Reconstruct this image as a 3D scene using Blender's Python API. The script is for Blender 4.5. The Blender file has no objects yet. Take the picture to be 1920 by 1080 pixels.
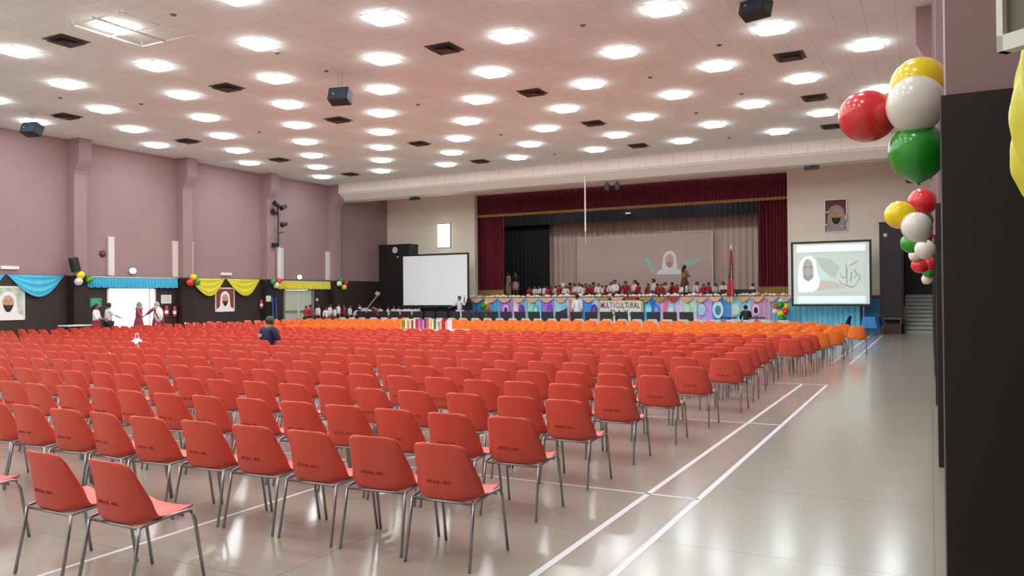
import bpy, bmesh, math, random
from mathutils import Vector, Matrix
R = random.Random(7)
S = bpy.context.scene
COL = S.collection
PI = math.pi

# ------------------------------------------------------------------ camera
F, YAW, PITCH, ROLL, HC = 1492.6, 0.484234, 0.009902, -0.008115, 1.72
_fw = Vector((-math.sin(YAW)*math.cos(PITCH), math.cos(YAW)*math.cos(PITCH), math.sin(PITCH)))
_r = Vector((math.cos(YAW), math.sin(YAW), 0)); _u = _r.cross(_fw)
CR = math.cos(ROLL)*_r + math.sin(ROLL)*_u; CU = -math.sin(ROLL)*_r + math.cos(ROLL)*_u
cam = bpy.data.objects.new('camera', bpy.data.cameras.new('camera')); COL.objects.link(cam)
cam.data.sensor_fit = 'HORIZONTAL'; cam.data.sensor_width = 36; cam.data.lens = F/1920*36
cam.data.clip_start = .05; cam.data.clip_end = 300
m = Matrix((CR, CU, -_fw)).transposed().to_4x4(); m.translation = (0, 0, HC); cam.matrix_world = m
S.camera = cam
# ------------------------------------------------------------------ world, exposure
W = bpy.data.worlds.new('daylight'); S.world = W; W.use_nodes = True
bg = W.node_tree.nodes['Background']; bg.inputs[0].default_value = (.93, .97, 1, 1); bg.inputs[1].default_value = 7.0
S.view_settings.view_transform = 'Standard'; S.view_settings.look = 'None'
S.view_settings.gamma = 1; S.view_settings.use_curve_mapping = False
S.view_settings.exposure = 0.0
LAMP = 38.0     # radiance of the ceiling diffusers
LAMPCOL = (.91, .98, 1.0)

def ray(px, py): return _fw + (px-960)/F*CR + (540-py)/F*CU
def atY(px, py, Y):
    d = ray(px, py); t = Y/d.y; return d.x*t, HC+d.z*t
def atX(px, py, X):
    d = ray(px, py); t = X/d.x; return d.y*t, HC+d.z*t
def px_of(p):
    v = Vector(p)-Vector((0, 0, HC)); d = v.dot(_fw)
    if d <= .1: return None
    return 960+F*v.dot(CR)/d, 540-F*v.dot(CU)/d

# ------------------------------------------------------------------ materials
def lin(h):
    h = h.lstrip('#'); c = [int(h[i:i+2], 16)/255 for i in (0, 2, 4)]
    return tuple(x/12.92 if x <= .04045 else ((x+.055)/1.055)**2.4 for x in c) + (1,)
MATS = {}
def mat(name, col, rough=.6, metal=0, noise=0, scale=6, coat=0, emit=0, ecol=None, spec=None, bump=0, bscale=60):
    if name in MATS: return MATS[name]
    M = bpy.data.materials.new(name); M.use_nodes = True; nt = M.node_tree; b = nt.nodes['Principled BSDF']
    c = lin(col); b.inputs['Base Color'].default_value = c
    b.inputs['Roughness'].default_value = rough; b.inputs['Metallic'].default_value = metal
    if coat: b.inputs['Coat Weight'].default_value = coat; b.inputs['Coat Roughness'].default_value = .12
    if spec is not None: b.inputs['Specular IOR Level'].default_value = spec
    if emit:
        b.inputs['Emission Color'].default_value = (lin(ecol) if ecol else c); b.inputs['Emission Strength'].default_value = emit
    if noise or bump:
        tc = nt.nodes.new('ShaderNodeTexCoord')
    if noise:
        n = nt.nodes.new('ShaderNodeTexNoise'); n.inputs['Scale'].default_value = scale; n.inputs['Detail'].default_value = 4
        r = nt.nodes.new('ShaderNodeValToRGB')
        r.color_ramp.elements[0].color = tuple(x*(1-noise) for x in c[:3])+(1,); r.color_ramp.elements[0].position = .3
        r.color_ramp.elements[1].color = tuple(min(1, x*(1+noise)) for x in c[:3])+(1,); r.color_ramp.elements[1].position = .7
        nt.links.new(tc.outputs['Object'], n.inputs[0]); nt.links.new(n.outputs[0], r.inputs[0]); nt.links.new(r.outputs[0], b.inputs['Base Color'])
    if bump:
        n2 = nt.nodes.new('ShaderNodeTexNoise'); n2.inputs['Scale'].default_value = bscale
        bp = nt.nodes.new('ShaderNodeBump'); bp.inputs['Strength'].default_value = bump; bp.inputs['Distance'].default_value = .01
        nt.links.new(tc.outputs['Object'], n2.inputs[0]); nt.links.new(n2.outputs[0], bp.inputs['Height']); nt.links.new(bp.outputs[0], b.inputs['Normal'])
    MATS[name] = M; return M
def brickmat(name, col, seam, w, h, mortar, rough, var=.04, axes=None, noise=0, coat=0, spec=None):
    """tiled surface: seams every w x h metres in world space; axes picks the two world axes"""
    M = mat(name, col, rough, coat=coat, spec=spec); nt = M.node_tree; b = nt.nodes['Principled BSDF']
    tc = nt.nodes.new('ShaderNodeTexCoord'); src = tc.outputs['Object']
    if axes:
        sp = nt.nodes.new('ShaderNodeSeparateXYZ'); cb = nt.nodes.new('ShaderNodeCombineXYZ'); nt.links.new(src, sp.inputs[0])
        nt.links.new(sp.outputs[axes[0]], cb.inputs[0]); nt.links.new(sp.outputs[axes[1]], cb.inputs[1]); src = cb.outputs[0]
    br = nt.nodes.new('ShaderNodeTexBrick'); br.offset = 0; br.squash = 1
    c = lin(col)
    br.inputs['Color1'].default_value = tuple(x*(1-var) for x in c[:3])+(1,); br.inputs['Color2'].default_value = tuple(min(1, x*(1+var)) for x in c[:3])+(1,)
    br.inputs['Mortar'].default_value = lin(seam); br.inputs['Scale'].default_value = 1
    br.inputs['Mortar Size'].default_value = mortar; br.inputs['Mortar Smooth'].default_value = .3
    br.inputs['Brick Width'].default_value = w; br.inputs['Row Height'].default_value = h
    nt.links.new(src, br.inputs['Vector']); out = br.outputs['Color']
    if noise:
        n = nt.nodes.new('ShaderNodeTexNoise'); n.inputs['Scale'].default_value = .6; n.inputs['Detail'].default_value = 5
        mr = nt.nodes.new('ShaderNodeMapRange'); mr.inputs['To Min'].default_value = 1-noise; mr.inputs['To Max'].default_value = 1+noise
        mx = nt.nodes.new('ShaderNodeMix'); mx.data_type = 'RGBA'; mx.blend_type = 'MULTIPLY'; mx.inputs['Factor'].default_value = 1
        nt.links.new(tc.outputs['Object'], n.inputs[0]); nt.links.new(n.outputs[0], mr.inputs['Value'])
        nt.links.new(out, mx.inputs['A']); nt.links.new(mr.outputs[0], mx.inputs['B']); out = mx.outputs['Result']
    nt.links.new(out, b.inputs['Base Color']); return M

FLOOR = brickmat('pale vinyl floor', '#a09a8f', '#8f897f', 1.8, 1.8, 0.008, .2, .012, noise=.05, coat=.2, spec=.6)
CEIL = brickmat('ceiling tile', '#eaf5f2', '#cfd9d5', .6, .6, .007, .85, .022)
MAUVE = mat('mauve wall paint', '#9c8183', .75, noise=.03, scale=.7, bump=.05, bscale=20)
CREAM = mat('cream wall paint', '#f0e6d6', .75, noise=.02, scale=.5)
BEAMP = brickmat('beam panelling', '#f0ece6', '#c4beb6', .6, 3, .008, .6, .015, axes=(0, 2))
BEAMS = mat('beam paint', '#f0ece6', .55)
DARKW = brickmat('dark wood panelling', '#352a28', '#2a201f', .9, 5, .004, .5, .05, axes=(1, 2))
DARKWX = brickmat('dark wood panelling shade tone', '#251d1d', '#1c1616', .9, 5, .004, .5, .05, axes=(0, 2))  # panelling tone darkened to stand in for the weaker light it gets
REDWOOD = mat('reddish brown wood', '#4a2c26', .45, noise=.12, scale=4)
WHITE = mat('white paint', '#e8e6e0', .5)
OFFW = mat('off white plastic', '#dcd8d0', .45)
BLACK = mat('black plastic', '#1c2126', .5)
BLACKM = mat('black metal', '#1a1a1d', .4, .3)
STEEL = mat('chromed steel', '#9a9a9e', .28, .9)
GREYM = mat('grey metal', '#75777a', .45, .6)
REDP = mat('red plastic shell', '#da5242', .42, noise=.05, scale=2.5)
ORGP = mat('orange plastic shell', '#fa8030', .42, noise=.04, scale=2.5)
GRYP = mat('pale grey plastic shell', '#cfc9c0', .45)
VELV = mat('burgundy velvet', '#6e1729', .85, noise=.15, scale=3)
VELVT = mat('burgundy valance velvet', '#651528', .85, noise=.15, scale=3)
GOLD = mat('gold fringe', '#a8803e', .6, noise=.25, scale=18)
NAVYC = mat('black stage drape', '#090c14', .9)
BACKC = mat('grey beige backdrop cloth', '#b09a92', .85, noise=.05, scale=1)
DIFF = mat('lamp diffuser', '#ffffff', .5, emit=LAMP)
DIFF.node_tree.nodes['Principled BSDF'].inputs['Emission Color'].default_value = LAMPCOL+(1,)
DIFS = mat('lamp diffuser rim', '#ffffff', .5, emit=LAMP*.5)
DIFS.node_tree.nodes['Principled BSDF'].inputs['Emission Color'].default_value = LAMPCOL+(1,)
WALLLAMP = mat('wall lamp diffuser', '#ffffff', .5, emit=5)
TURQ = mat('turquoise satin', '#3fb4d6', .4, noise=.08, scale=5)
YELC = mat('yellow satin', '#d9d03c', .4, noise=.08, scale=5)
SKIN = mat('skin tone', '#9a6a4c', .6)
HAIR = mat('black hair', '#17110f', .5)
B_R = mat('red balloon latex', '#e02d35', .25, coat=.4)
B_Y = mat('yellow balloon latex', '#f2d400', .25, coat=.4)
B_W = mat('white balloon latex', '#e2ded6', .25, coat=.4)
B_G = mat('green balloon latex', '#1f9422', .25, coat=.4)
SCREEN = mat('glowing screen cloth', '#eef4f6', .8, emit=.14)  # faint glow in the cloth stands in for projector light
SEAM = mat('stencil ink', '#a0332d', .8)

# ------------------------------------------------------------------ mesh helpers
class MB:
    def __init__(s): s.v = []; s.f = []
    def add(s, vs, fs):
        n = len(s.v); s.v += [tuple(v) for v in vs]; s.f += [tuple(i+n for i in f) for f in fs]; return s
    def box(s, x0, x1, y0, y1, z0, z1):
        return s.add([(x0,y0,z0),(x1,y0,z0),(x1,y1,z0),(x0,y1,z0),(x0,y0,z1),(x1,y0,z1),(x1,y1,z1),(x0,y1,z1)],
                     [(0,3,2,1),(4,5,6,7),(0,1,5,4),(1,2,6,5),(2,3,7,6),(3,0,4,7)])
    def cbox(s, c, sx, sy, sz, M=None):
        vs = [Vector((a*sx/2, b*sy/2, d*sz/2)) for d in (-1, 1) for a, b in ((-1,-1),(1,-1),(1,1),(-1,1))]
        if M: vs = [M @ v for v in vs]
        c = Vector(c); return s.add([v+c for v in vs], [(0,3,2,1),(4,5,6,7),(0,1,5,4),(1,2,6,5),(2,3,7,6),(3,0,4,7)])
    def tube(s, pts, r, n=8, cap=True):
        pts = [Vector(p) for p in pts]; rs = r if isinstance(r, (list, tuple)) else [r]*len(pts); vs = []; fs = []
        for i, p in enumerate(pts):
            t = (pts[min(i+1, len(pts)-1)]-pts[max(i-1, 0)])
            if t.length < 1e-9: t = Vector((0, 0, 1))
            t.normalize(); a = t.cross(Vector((0, 0, 1)) if abs(t.z) < .9 else Vector((0, 1, 0))).normalized(); b = t.cross(a)
            vs += [p+rs[i]*(math.cos(2*PI*k/n)*a+math.sin(2*PI*k/n)*b) for k in range(n)]
        for i in range(len(pts)-1):
            for k in range(n):
                fs.append((i*n+k, i*n+(k+1) % n, (i+1)*n+(k+1) % n, (i+1)*n+k))
        if cap: fs += [tuple(range(n))[::-1], tuple((len(pts)-1)*n+k for k in range(n))]
        return s.add(vs, fs)
    def lathe(s, prof, c=(0,0,0), n=16, M=None):
        vs = []; fs = []; c = Vector(c)
        for r, z in prof:
            for k in range(n):
                v = Vector((r*math.cos(2*PI*k/n), r*math.sin(2*PI*k/n), z)); vs.append((M @ v if M else v)+c)
        for i in range(len(prof)-1):
            for k in range(n): fs.append((i*n+k, i*n+(k+1) % n, (i+1)*n+(k+1) % n, (i+1)*n+k))
        fs += [tuple(range(n))[::-1], tuple((len(prof)-1)*n+k for k in range(n))]
        return s.add(vs, fs)
    def ball(s, c, rx, ry=None, rz=None, n=14, m=9):
        ry = ry or rx; rz = rz or rx
        prof = [(math.sin(PI*i/m), -math.cos(PI*i/m)) for i in range(m+1)]; prof[0] = (.02, -1); prof[-1] = (.02, 1)
        t = MB().lathe(prof, n=n); return s.add([(c[0]+v[0]*rx, c[1]+v[1]*ry, c[2]+v[2]*rz) for v in t.v], t.f)
    def grid(s, P, nu, nv):
        vs = [P(i/nu, j/nv) for j in range(nv+1) for i in range(nu+1)]
        return s.add(vs, [(j*(nu+1)+i, j*(nu+1)+i+1, (j+1)*(nu+1)+i+1, (j+1)*(nu+1)+i) for j in range(nv) for i in range(nu)])
    def prism(s, pts, dirv):
        n = len(pts); d = Vector(dirv); pts = [Vector(p) for p in pts]
        return s.add(pts+[p+d for p in pts], [tuple(range(n))[::-1], tuple(range(n, 2*n))]+[(i, (i+1) % n, n+(i+1) % n, n+i) for i in range(n)])
    def xf(s, M): s.v = [tuple(M @ Vector(v)) for v in s.v]; return s
    def build(s, name, m, parent=None, smooth=False, solid=0, bevel=0, sub=0, loc=None, label=None):
        me = bpy.data.meshes.new(name); me.from_pydata(s.v, [], s.f); me.validate()
        b = bmesh.new(); b.from_mesh(me); bmesh.ops.recalc_face_normals(b, faces=b.faces); b.to_mesh(me); b.free()
        me.materials.append(m)
        if smooth: me.polygons.foreach_set('use_smooth', [True]*len(me.polygons))
        o = bpy.data.objects.new(name, me); COL.objects.link(o)
        if parent: o.parent = parent
        if loc: o.location = loc
        if solid: x = o.modifiers.new('s', 'SOLIDIFY'); x.thickness = solid; x.offset = 0
        if bevel: x = o.modifiers.new('b', 'BEVEL'); x.width = bevel; x.segments = 2; x.limit_method = 'ANGLE'
        if sub: x = o.modifiers.new('u', 'SUBSURF'); x.levels = sub; x.render_levels = sub
        if label: o['label'] = label
        return o
def tag(o, label, cat, group=None, kind=None):
    o['label'] = label; o['category'] = cat
    if group: o['group'] = group
    if kind: o['kind'] = kind
    return o
def thing(name, label, cat, loc=(0,0,0), rz=0, group=None):
    o = bpy.data.objects.new(name, None); COL.objects.link(o); o.location = loc; o.rotation_euler = (0, 0, rz); o.empty_display_size = .1
    return tag(o, label, cat, group)
def struct(o): o['kind'] = 'structure'; return o
def sempty(name, loc=(0,0,0)):
    o = bpy.data.objects.new(name, None); COL.objects.link(o); o.location = loc; return struct(o)
def dup(root, loc, rz=0, label=None, group=None, scale=None, cat=None):
    r = root.copy(); COL.objects.link(r); r.location = loc; r.rotation_euler = (0, 0, rz)
    if scale is not None: r.scale = (scale,)*3 if not isinstance(scale, tuple) else scale
    if label: r['label'] = label
    if group: r['group'] = group
    for ch in KIDS.setdefault(root.name, list(root.children)):
        c = ch.copy(); COL.objects.link(c); c.parent = r
        for g in KIDS.setdefault(ch.name, list(ch.children)):
            d = g.copy(); COL.objects.link(d); d.parent = c
    return r
KIDS = {}
ONES = ['', 'first','second','third','fourth','fifth','sixth','seventh','eighth','ninth','tenth','eleventh','twelfth','thirteenth','fourteenth','fifteenth','sixteenth','seventeenth','eighteenth','nineteenth']
def ordw(n):
    if n < 20: return ONES[n]
    t = {2: 'twent', 3: 'thirt', 4: 'fort', 5: 'fift', 6: 'sixt', 7: 'sevent', 8: 'eight', 9: 'ninet'}[n//10]
    return t+'ieth' if n % 10 == 0 else t+'y-'+ONES[n % 10]

# ------------------------------------------------------------------ room shell
XL, YW, HZ, XR, YB = -28.4, 38.2, 7.683, .4, -3.0
struct(MB().box(-31, 3, YB-.3, 47, -.3, 0).build('floor', FLOOR))
struct(MB().box(-31, 3, YB-.3, 38.3, HZ, HZ+.3).build('ceiling', CEIL))
# left wall, with the lit doorway (y 20.13-22.2) left open and the double door closed
DZ = 2.13
w = MB()
for a, b, z0, z1 in ((YB-.3, 20.13, 2.6, HZ), (20.13, 22.2, 2.6, HZ), (22.2, YW+.3, 2.6, HZ)): w.box(XL-.3, XL, a, b, z0, z1)
struct(w.build('wall_left', MAUVE))
w = MB(); w.box(XL-.3, XL+.03, YB-.3, 20.13, 0, 2.6).box(XL-.3, XL+.03, 22.2, 29.71, 0, 2.6).box(XL-.3, XL+.03, 31.67, YW+.3, 0, 2.6)
w.box(XL-.3, XL+.03, 20.13, 22.2, DZ, 2.6).box(XL-.3, XL+.03, 29.71, 31.67, DZ, 2.6)
struct(w.build('wall_left_panelling', DARKW))
struct(MB().box(XL-.05, XL+.05, YB, 20.1, 2.585, 2.615).box(XL-.05, XL+.05, 20.1, YW, 2.585, 2.615).build('trim_1', DARKW))
struct(MB().box(XR, XR+.3, YB-.3, YW+.3, 2.6, HZ).build('wall_right', MAUVE))
struct(MB().box(XR-.02, XR+.3, YB-.3, YW+.3, 0, 2.6).build('wall_right_panelling', DARKW))
struct(MB().box(-31, 3, YB-.3, YB, 0, HZ).build('wall_back', CREAM))
# stage wall with proscenium opening and the stair opening
SX0, SX1, SZ, OZ = -22.5, -5.68, 1.62, 7.33
w = MB().box(XL-.3, SX0, YW, YW+.3, 0, HZ).box(SX0, SX1, YW, YW+.3, OZ, HZ).box(SX1, -1.05, YW, YW+.3, 0, HZ).box(-1.05, XR, YW, YW+.3, 4.35, HZ)
struct(w.build('wall_front', CREAM))
struct(MB().box(SX0-.03, SX0+.1, YW-.02, YW+.3, SZ, OZ).box(SX1-.1, SX1+.03, YW-.02, YW+.3, SZ, OZ).build('trim_2', CREAM))
# pilasters with corbelled heads
def pilaster(side, y0, wall, sgn):
    d = .42 if side == 'left' else .33; e = .28; x = wall; w = .5
    prof = [(0, 2.6), (d, 2.6), (d, 6.35), (d+.05, 6.5), (d+e*.75, 6.75), (d+e, 6.9), (d+e, HZ), (0, HZ)]
    root = sempty('wall_pilaster_'+side)
    MB().prism([(x+sgn*a, y0, z) for a, z in prof], (0, w, 0)).build('shaft', MAUVE, root)
    a, b = sorted((x, x+sgn*(d+.02)))
    MB().box(a, b, y0-.02, y0+w+.02, 0.0, 2.6).build('wood_cladding', DARKWX, root)
for k in range(7): pilaster('left', 4.0+4.83*k - (.05 if k < 3 else 0), XL, 1)
for k in range(7): pilaster('right', 4.06+4.85*k, XR, -1)
# downstand beam in front of the stage wall
root = sempty('beam')
MB().prism([(XL, 33, HZ), (XL, 33, 7.24), (XL, 33.02, 7.22), (XL, 33.4, 7.22), (XL, 33.4, HZ)], (XR-XL, 0, 0)).build('panelled_face', BEAMP, root)
MB().prism([(XL, 33.4, 7.3), (XL, 33.05, 7.22), (XL, 33.1, 7.16), (XL, 33.55, 6.88), (XL, 33.65, 6.86), (XL, 34.3, 6.86), (XL, 34.3, 7.4)], (XR-XL, 0, 0)).build('soffit', BEAMS, root)
MB().box(XL, XR, 33.42, 34.3, 7.3, HZ).build('core', BEAMS, root)
# court lines painted on the floor
LINE = mat('white floor paint', '#dedbe0', .35)
def line(n, x0, x1, y0, y1): struct(MB().box(x0, x1, y0, y1, 0, .0015).build('trim_%d' % n, LINE))
line(3, -2.205, -2.155, -2, 16.0); line(4, -1.77, -1.72, -2, 16.0); line(5, -4.95, -4.91, -2, 30); line(6, -25, -1.745, 6.63, 6.66)
line(7, -4.9, -1.745, 10.85, 10.88); line(8, -1.78, -1.73, 20.8, 36.3); line(9, -2.2, -2.15, 20.8, 36.3); line(10, -9, -1.75, 15.97, 16.0); line(11, -9, -1.75, 24.94, 24.97)

# ------------------------------------------------------------------ doors on the left wall
root = sempty('door_1', (XL, 0, 0))
MB().box(-.2, .06, 20.07, 20.15, 0, DZ+.03).box(-.2, .06, 22.18, 22.26, 0, DZ+.03).box(-.2, .06, 20.07, 22.26, DZ, DZ+.07).build('door_frame', WHITE, root)
DOORP = mat('pale green door paint', '#c5cbbd', .5)
root = sempty('door_2', (XL, 0, 0))
MB().box(-.1, .07, 29.6, 29.71, 0, DZ+.05).box(-.1, .07, 31.67, 31.78, 0, DZ+.05).box(-.1, .07, 29.6, 31.78, DZ-.02, DZ+.06).build('door_frame', mat('grey door frame paint', '#8d8a80', .5), root)
for a, b in ((29.72, 30.68), (30.70, 31.66)):
    l = MB().box(-.04, .01, a, b, .01, DZ-.03).build('door_leaf', DOORP, root)
    MB().box(.01, .05, a+.08, b-.08, .98, 1.08).build('push_bar', mat('push bar metal', '#8fa08c', .4, .3), l)
# ------------------------------------------------------------------ ceiling lights
LY0, LDY = 11.3475, 2.3730
def lightproto():
    t = thing('ceiling_light', 'x', 'ceiling light', group='square ceiling lights')
    MB().prism([(-.35,-.35,0),(.35,-.35,0),(.35,.35,0),(-.35,.35,0)], (0,0,-.012)).build('frame', WHITE, t)
    n = MB(); c = .09; e = .34
    o = [(-e+c,-e),(e-c,-e),(e,-e+c),(e,e-c),(e-c,e),(-e+c,e),(-e,e-c),(-e,-e+c)]
    vs = [(x*.97, y*.97, -.012) for x, y in o]+[(x*.97, y*.97, -.05) for x, y in o]+[(x*.88, y*.88, -.07) for x, y in o]
    fs = [(i, (i+1) % 8, 8+(i+1) % 8, 8+i) for i in range(8)]+[(8+i, 8+(i+1) % 8, 16+(i+1) % 8, 16+i) for i in range(8)]+[tuple(range(16, 24))]
    o = n.add(vs, fs).build('diffuser', DIFF, t); o.data.materials.append(DIFS)
    for p in o.data.polygons:
        if abs(p.normal.z) < .2: p.material_index = 1
    return t
lp = lightproto(); used = False
for r in range(-5, 9):
    xs = []
    for k in range(-30, 30):
        if (k+r) % 2: continue
        x = -22.868+1.8*k
        if x > -.9 or x < -27.8: continue
        xs.append(x)
    vis = []
    for x in xs:
        q = px_of((x, LY0+LDY*r, HZ)); vis.append(bool(q and -20 < q[0] < 1760 and q[1] > -20))
    n = 0
    for x, v in zip(xs, vis):
        n += v
        lab = ('square glowing ceiling light, %s from the left in the %s row from the stage' % (ordw(n), ordw(9-r))) if v else 'square ceiling light outside the view, above the hall behind or beside the camera'
        p = (x, LY0+LDY*r, HZ-.001)
        if not used: lp.location = p; lp['label'] = lab; used = True
        else: dup(lp, p, 0, lab)
# vents and detectors
VENTM = mat('vent grille', '#5f5552', .6); VENTD = mat('vent dark gap', '#2a2322', .8)
def ventproto():
    t = thing('ceiling_vent', 'x', 'vent', group='ceiling vents')
    MB().box(-.36, .36, -.36, .36, -.012, 0).build('frame', VENTM, t)
    MB().box(-.25, .25, -.25, .25, -.014, -.008).build('backing', VENTD, t)
    for i in range(1, 4):
        a = .31-.07*i
        q = MB()
        for sx, sy in ((1,0),(-1,0),(0,1),(0,-1)):
            if sx: q.prism([(sx*a, -a, -.012), (sx*(a+.05), -a-.05, -.06), (sx*(a+.05), a+.05, -.06), (sx*a, a, -.012)], (0, 0, -.004))
            else: q.prism([(-a, sy*a, -.012), (-a-.05, sy*(a+.05), -.06), (a+.05, sy*(a+.05), -.06), (a, sy*a, -.012)], (0, 0, -.004))
        q.build('louvre', VENTM, t)
    return t
vp = ventproto(); first = True
for j, y in enumerate((11.4, 16.12, 20.88, 25.66, 30.4)):
    for i, x in enumerate((-24.77, -17.52, -10.26, -3.06)):
        q = px_of((x, y, HZ))
        if not q or not (-10 < q[0] < 1750 and q[1] > -5): continue
        lab = 'dark ceiling vent, %s row from the stage, %s from the left wall' % (ordw(5-j), ordw(i+1))
        if first: vp.location = (x, y, HZ); vp['label'] = lab; first = False
        else: dup(vp, (x, y, HZ), 0, lab)
dets = [(-13.94,11.4),(-13.96,14.39),(-13.95,16.17),(-21.2,16.16),(-22.56,14.49),(-21.19,20.96),(-13.94,20.37),(-6.7,16.18),(-6.71,20.96),(-13.93,25.7),(-13.92,30.41),(-4.39,19.04),(-6.72,25.81),(-6.71,30.56),(-4.9,24.02),(-1.25,20.75)]
dp = None
dets.sort(key=lambda p: -p[1])
for i, (x, y) in enumerate(dets):
    lab = 'small round dark smoke detector on the ceiling, %s nearest the stage' % ordw(i+1)
    if dp is None:
        dp = thing('smoke_detector', lab, 'smoke detector', (x, y, HZ), group='ceiling detectors')
        MB().lathe([(.075, -.02), (.08, 0)]).build('base', OFFW, dp); MB().lathe([(.03, -.06), (.06, -.045), (.07, -.02)]).build('sensor_head', GREYM, dp)
    else: dup(dp, (x, y, HZ), 0, lab)
# hanging loudspeakers
def hangspk(loc, rz, label):
    t = thing('hanging_loudspeaker', label, 'loudspeaker', loc, rz, 'loudspeakers hung from the ceiling')
    M = Matrix.Rotation(math.radians(-20), 3, 'X')
    c = MB(); c.cbox((0,0,0), .56, .34, .36, M); c.build('cabinet', BLACK, t, bevel=.015)
    f = M @ Vector((0,-.172,0)); g = MB(); g.cbox(f, .50, .012, .30, M); g.build('grille', mat('speaker grille', '#22384a', .5), t)
    MB().ball(M @ Vector((-.12,-.18,-.03)), .04).build('badge', GREYM, t)
    MB().tube([(-.06,0,.15), (-.06,0,HZ-loc[2])], .006).build('suspension_wire', GREYM, t)
    MB().tube([(.06,0,.15), (.06,0,HZ-loc[2])], .006).build('suspension_wire', GREYM, t)
x, z = atY(638, 181, 16.45); hangspk((x, 16.45, z), .25, 'black hanging loudspeaker in the middle of the ceiling on two thin wires')
x, z = atY(60, 243, 15.2); hangspk((x, 15.2, z), .25, 'black hanging loudspeaker near the left wall on two thin wires')
x, z = atY(1417, 15, 16.6); hangspk((x, 16.6, z), -.3, 'black hanging loudspeaker at the top right of the ceiling')
# folded hoop frame under the ceiling
t = thing('folded_ceiling_frame', 'white tubular frame folded up under the ceiling beside the left lights', 'frame', (-15.3, 11.4, HZ))
for a, b in (((-.9,-.8),( .9,-.8)), ((-.9,.1),(.9,.1)), ((-.9,.9),(.9,.9)), ((-.8,-.9),(-.8,1)), ((.8,-.9),(.8,1)), ((0,-.9),(0,.9))):
    MB().tube([(a[0],a[1],-.12),(b[0],b[1],-.12)], .022).build('tube', OFFW, t)
for a in ((-.8,-.8),(.8,-.8),(-.8,.9),(.8,.9)): MB().tube([(a[0],a[1],-.12),(a[0],a[1],0)], .012).build('hanger', OFFW, t)

# ------------------------------------------------------------------ stage
def curtain(name, x0, x1, z0, z1, y, amp, folds, m, parent=None, nu=None, flare=0, solid=0):
    nu = nu or folds*8
    ph = [R.uniform(-.5, .5) for _ in range(8)]
    def P(u, v):
        x = x0+(x1-x0)*u; a = amp*(1+.25*math.sin(7*u+ph[0]))
        yy = y + a*math.sin(2*PI*folds*u+.6*math.sin(9*u+ph[1])) + .3*a*math.sin(2*PI*folds*2.3*u+ph[2]) - flare*(1-v)
        return (x, yy, z0+(z1-z0)*v)
    return MB().grid(P, nu, 6).build(name, m, parent, smooth=True, solid=solid)
WOODF = mat('stage floor boards', '#4b3426', .5, noise=.1, scale=3)
struct(MB().box(-24.5, -1.06, 37.55, 46, SZ-.12, SZ).build('stage_floor', WOODF))
struct(MB().box(-24.5, -1.06, 37.6, 37.7, 0, SZ-.12).build('stage_front', mat('stage front board', '#3a6d96', .8)))
NAVYW = mat('dark stage enclosure', '#0f1118', .9)
struct(MB().box(-25.3, -25, 38.5, 46.3, 0, 9).box(-4.3, -4, 38.5, 46.3, SZ, 9).box(-25.3, -4, 46, 46.3, 0, 9).box(-25.3, -4, 38.5, 46.3, 8.8, 9).build('wall_stage', NAVYW))
t = thing('stage_valance', 'burgundy velvet valance with gold fringe across the top of the stage', 'curtain', (0, 0, 0))
curtain('valance_cloth', SX0-.35, SX1-.05, 6.22, 7.35, YW+.42, .045, 95, VELVT, t, nu=760)
def fringe(x0, x1, z, y, h, parent, n):
    def P(u, v): return (x0+(x1-x0)*u, y-.02+.03*math.sin(2*PI*n*u), z-h*(1-v)*(.75+.25*abs(math.sin(PI*n*u))))
    return MB().grid(P, n*8, 2).build('fringe', GOLD, parent, smooth=True)
fringe(SX0-.35, SX1-.05, 6.24, YW+.39, .15, t, 95)
t = thing('side_curtain', 'burgundy velvet side curtain with gold hem at the left of the stage', 'curtain', (0,0,0), group='stage side curtains')
curtain('curtain_cloth', -23.4, -21.0, SZ+.42, 6.6, YW+.8, .09, 14, VELV, t); fringe(-23.4, -21.0, SZ+.44, YW+.78, .41, t, 14)
t = thing('side_curtain', 'burgundy velvet side curtain with gold hem at the right of the stage', 'curtain', (0,0,0), group='stage side curtains')
curtain('curtain_cloth', -7.25, SX1-.05, SZ+.42, 6.6, YW+.8, .09, 10, VELV, t); fringe(-7.25, SX1-.05, SZ+.44, YW+.78, .41, t, 10)
tag(curtain('black_leg_curtain', -23.5, -19.9, SZ, 8.0, 42.6, .06, 14, NAVYC), 'black drape beside the left end of the grey backdrop', 'curtain')
tag(curtain('black_border', -23.5, -7.2, 5.88, 8.0, 42.2, .03, 60, NAVYC), 'black border drape hanging above the grey backdrop', 'curtain')
tag(curtain('backdrop_curtain', -20.4, -6.0, SZ, 8.0, 43.2, .05, 44, BACKC), 'grey beige pleated backdrop curtain at the rear of the stage', 'curtain')
# lights added to brighten the stage, out of sight behind the valance
for i, (x, y) in enumerate(((-20.5, 39.6), (-16.6, 39.6), (-12.6, 39.6), (-8.6, 39.6), (-18.5, 41.5), (-14.3, 41.5), (-10.2, 41.5))):
    t = thing('added_stage_light', 'added stage light hung behind the valance above the stage, not in view', 'lamp', (x, y, 7.55), group='lights added over the stage')
    MB().box(-.6, .6, -.12, .12, .0, .12).build('housing', GREYM, t); MB().box(-.55, .55, -.1, .1, -.03, 0).build('diffuser', mat('added stage light diffuser', '#ffffff', .5, emit=26, ecol='#ffe9dc'), t)
    MB().tube([(0,0,.12),(0,0,1.24)], .01).build('hanger', GREYM, t)
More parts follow.
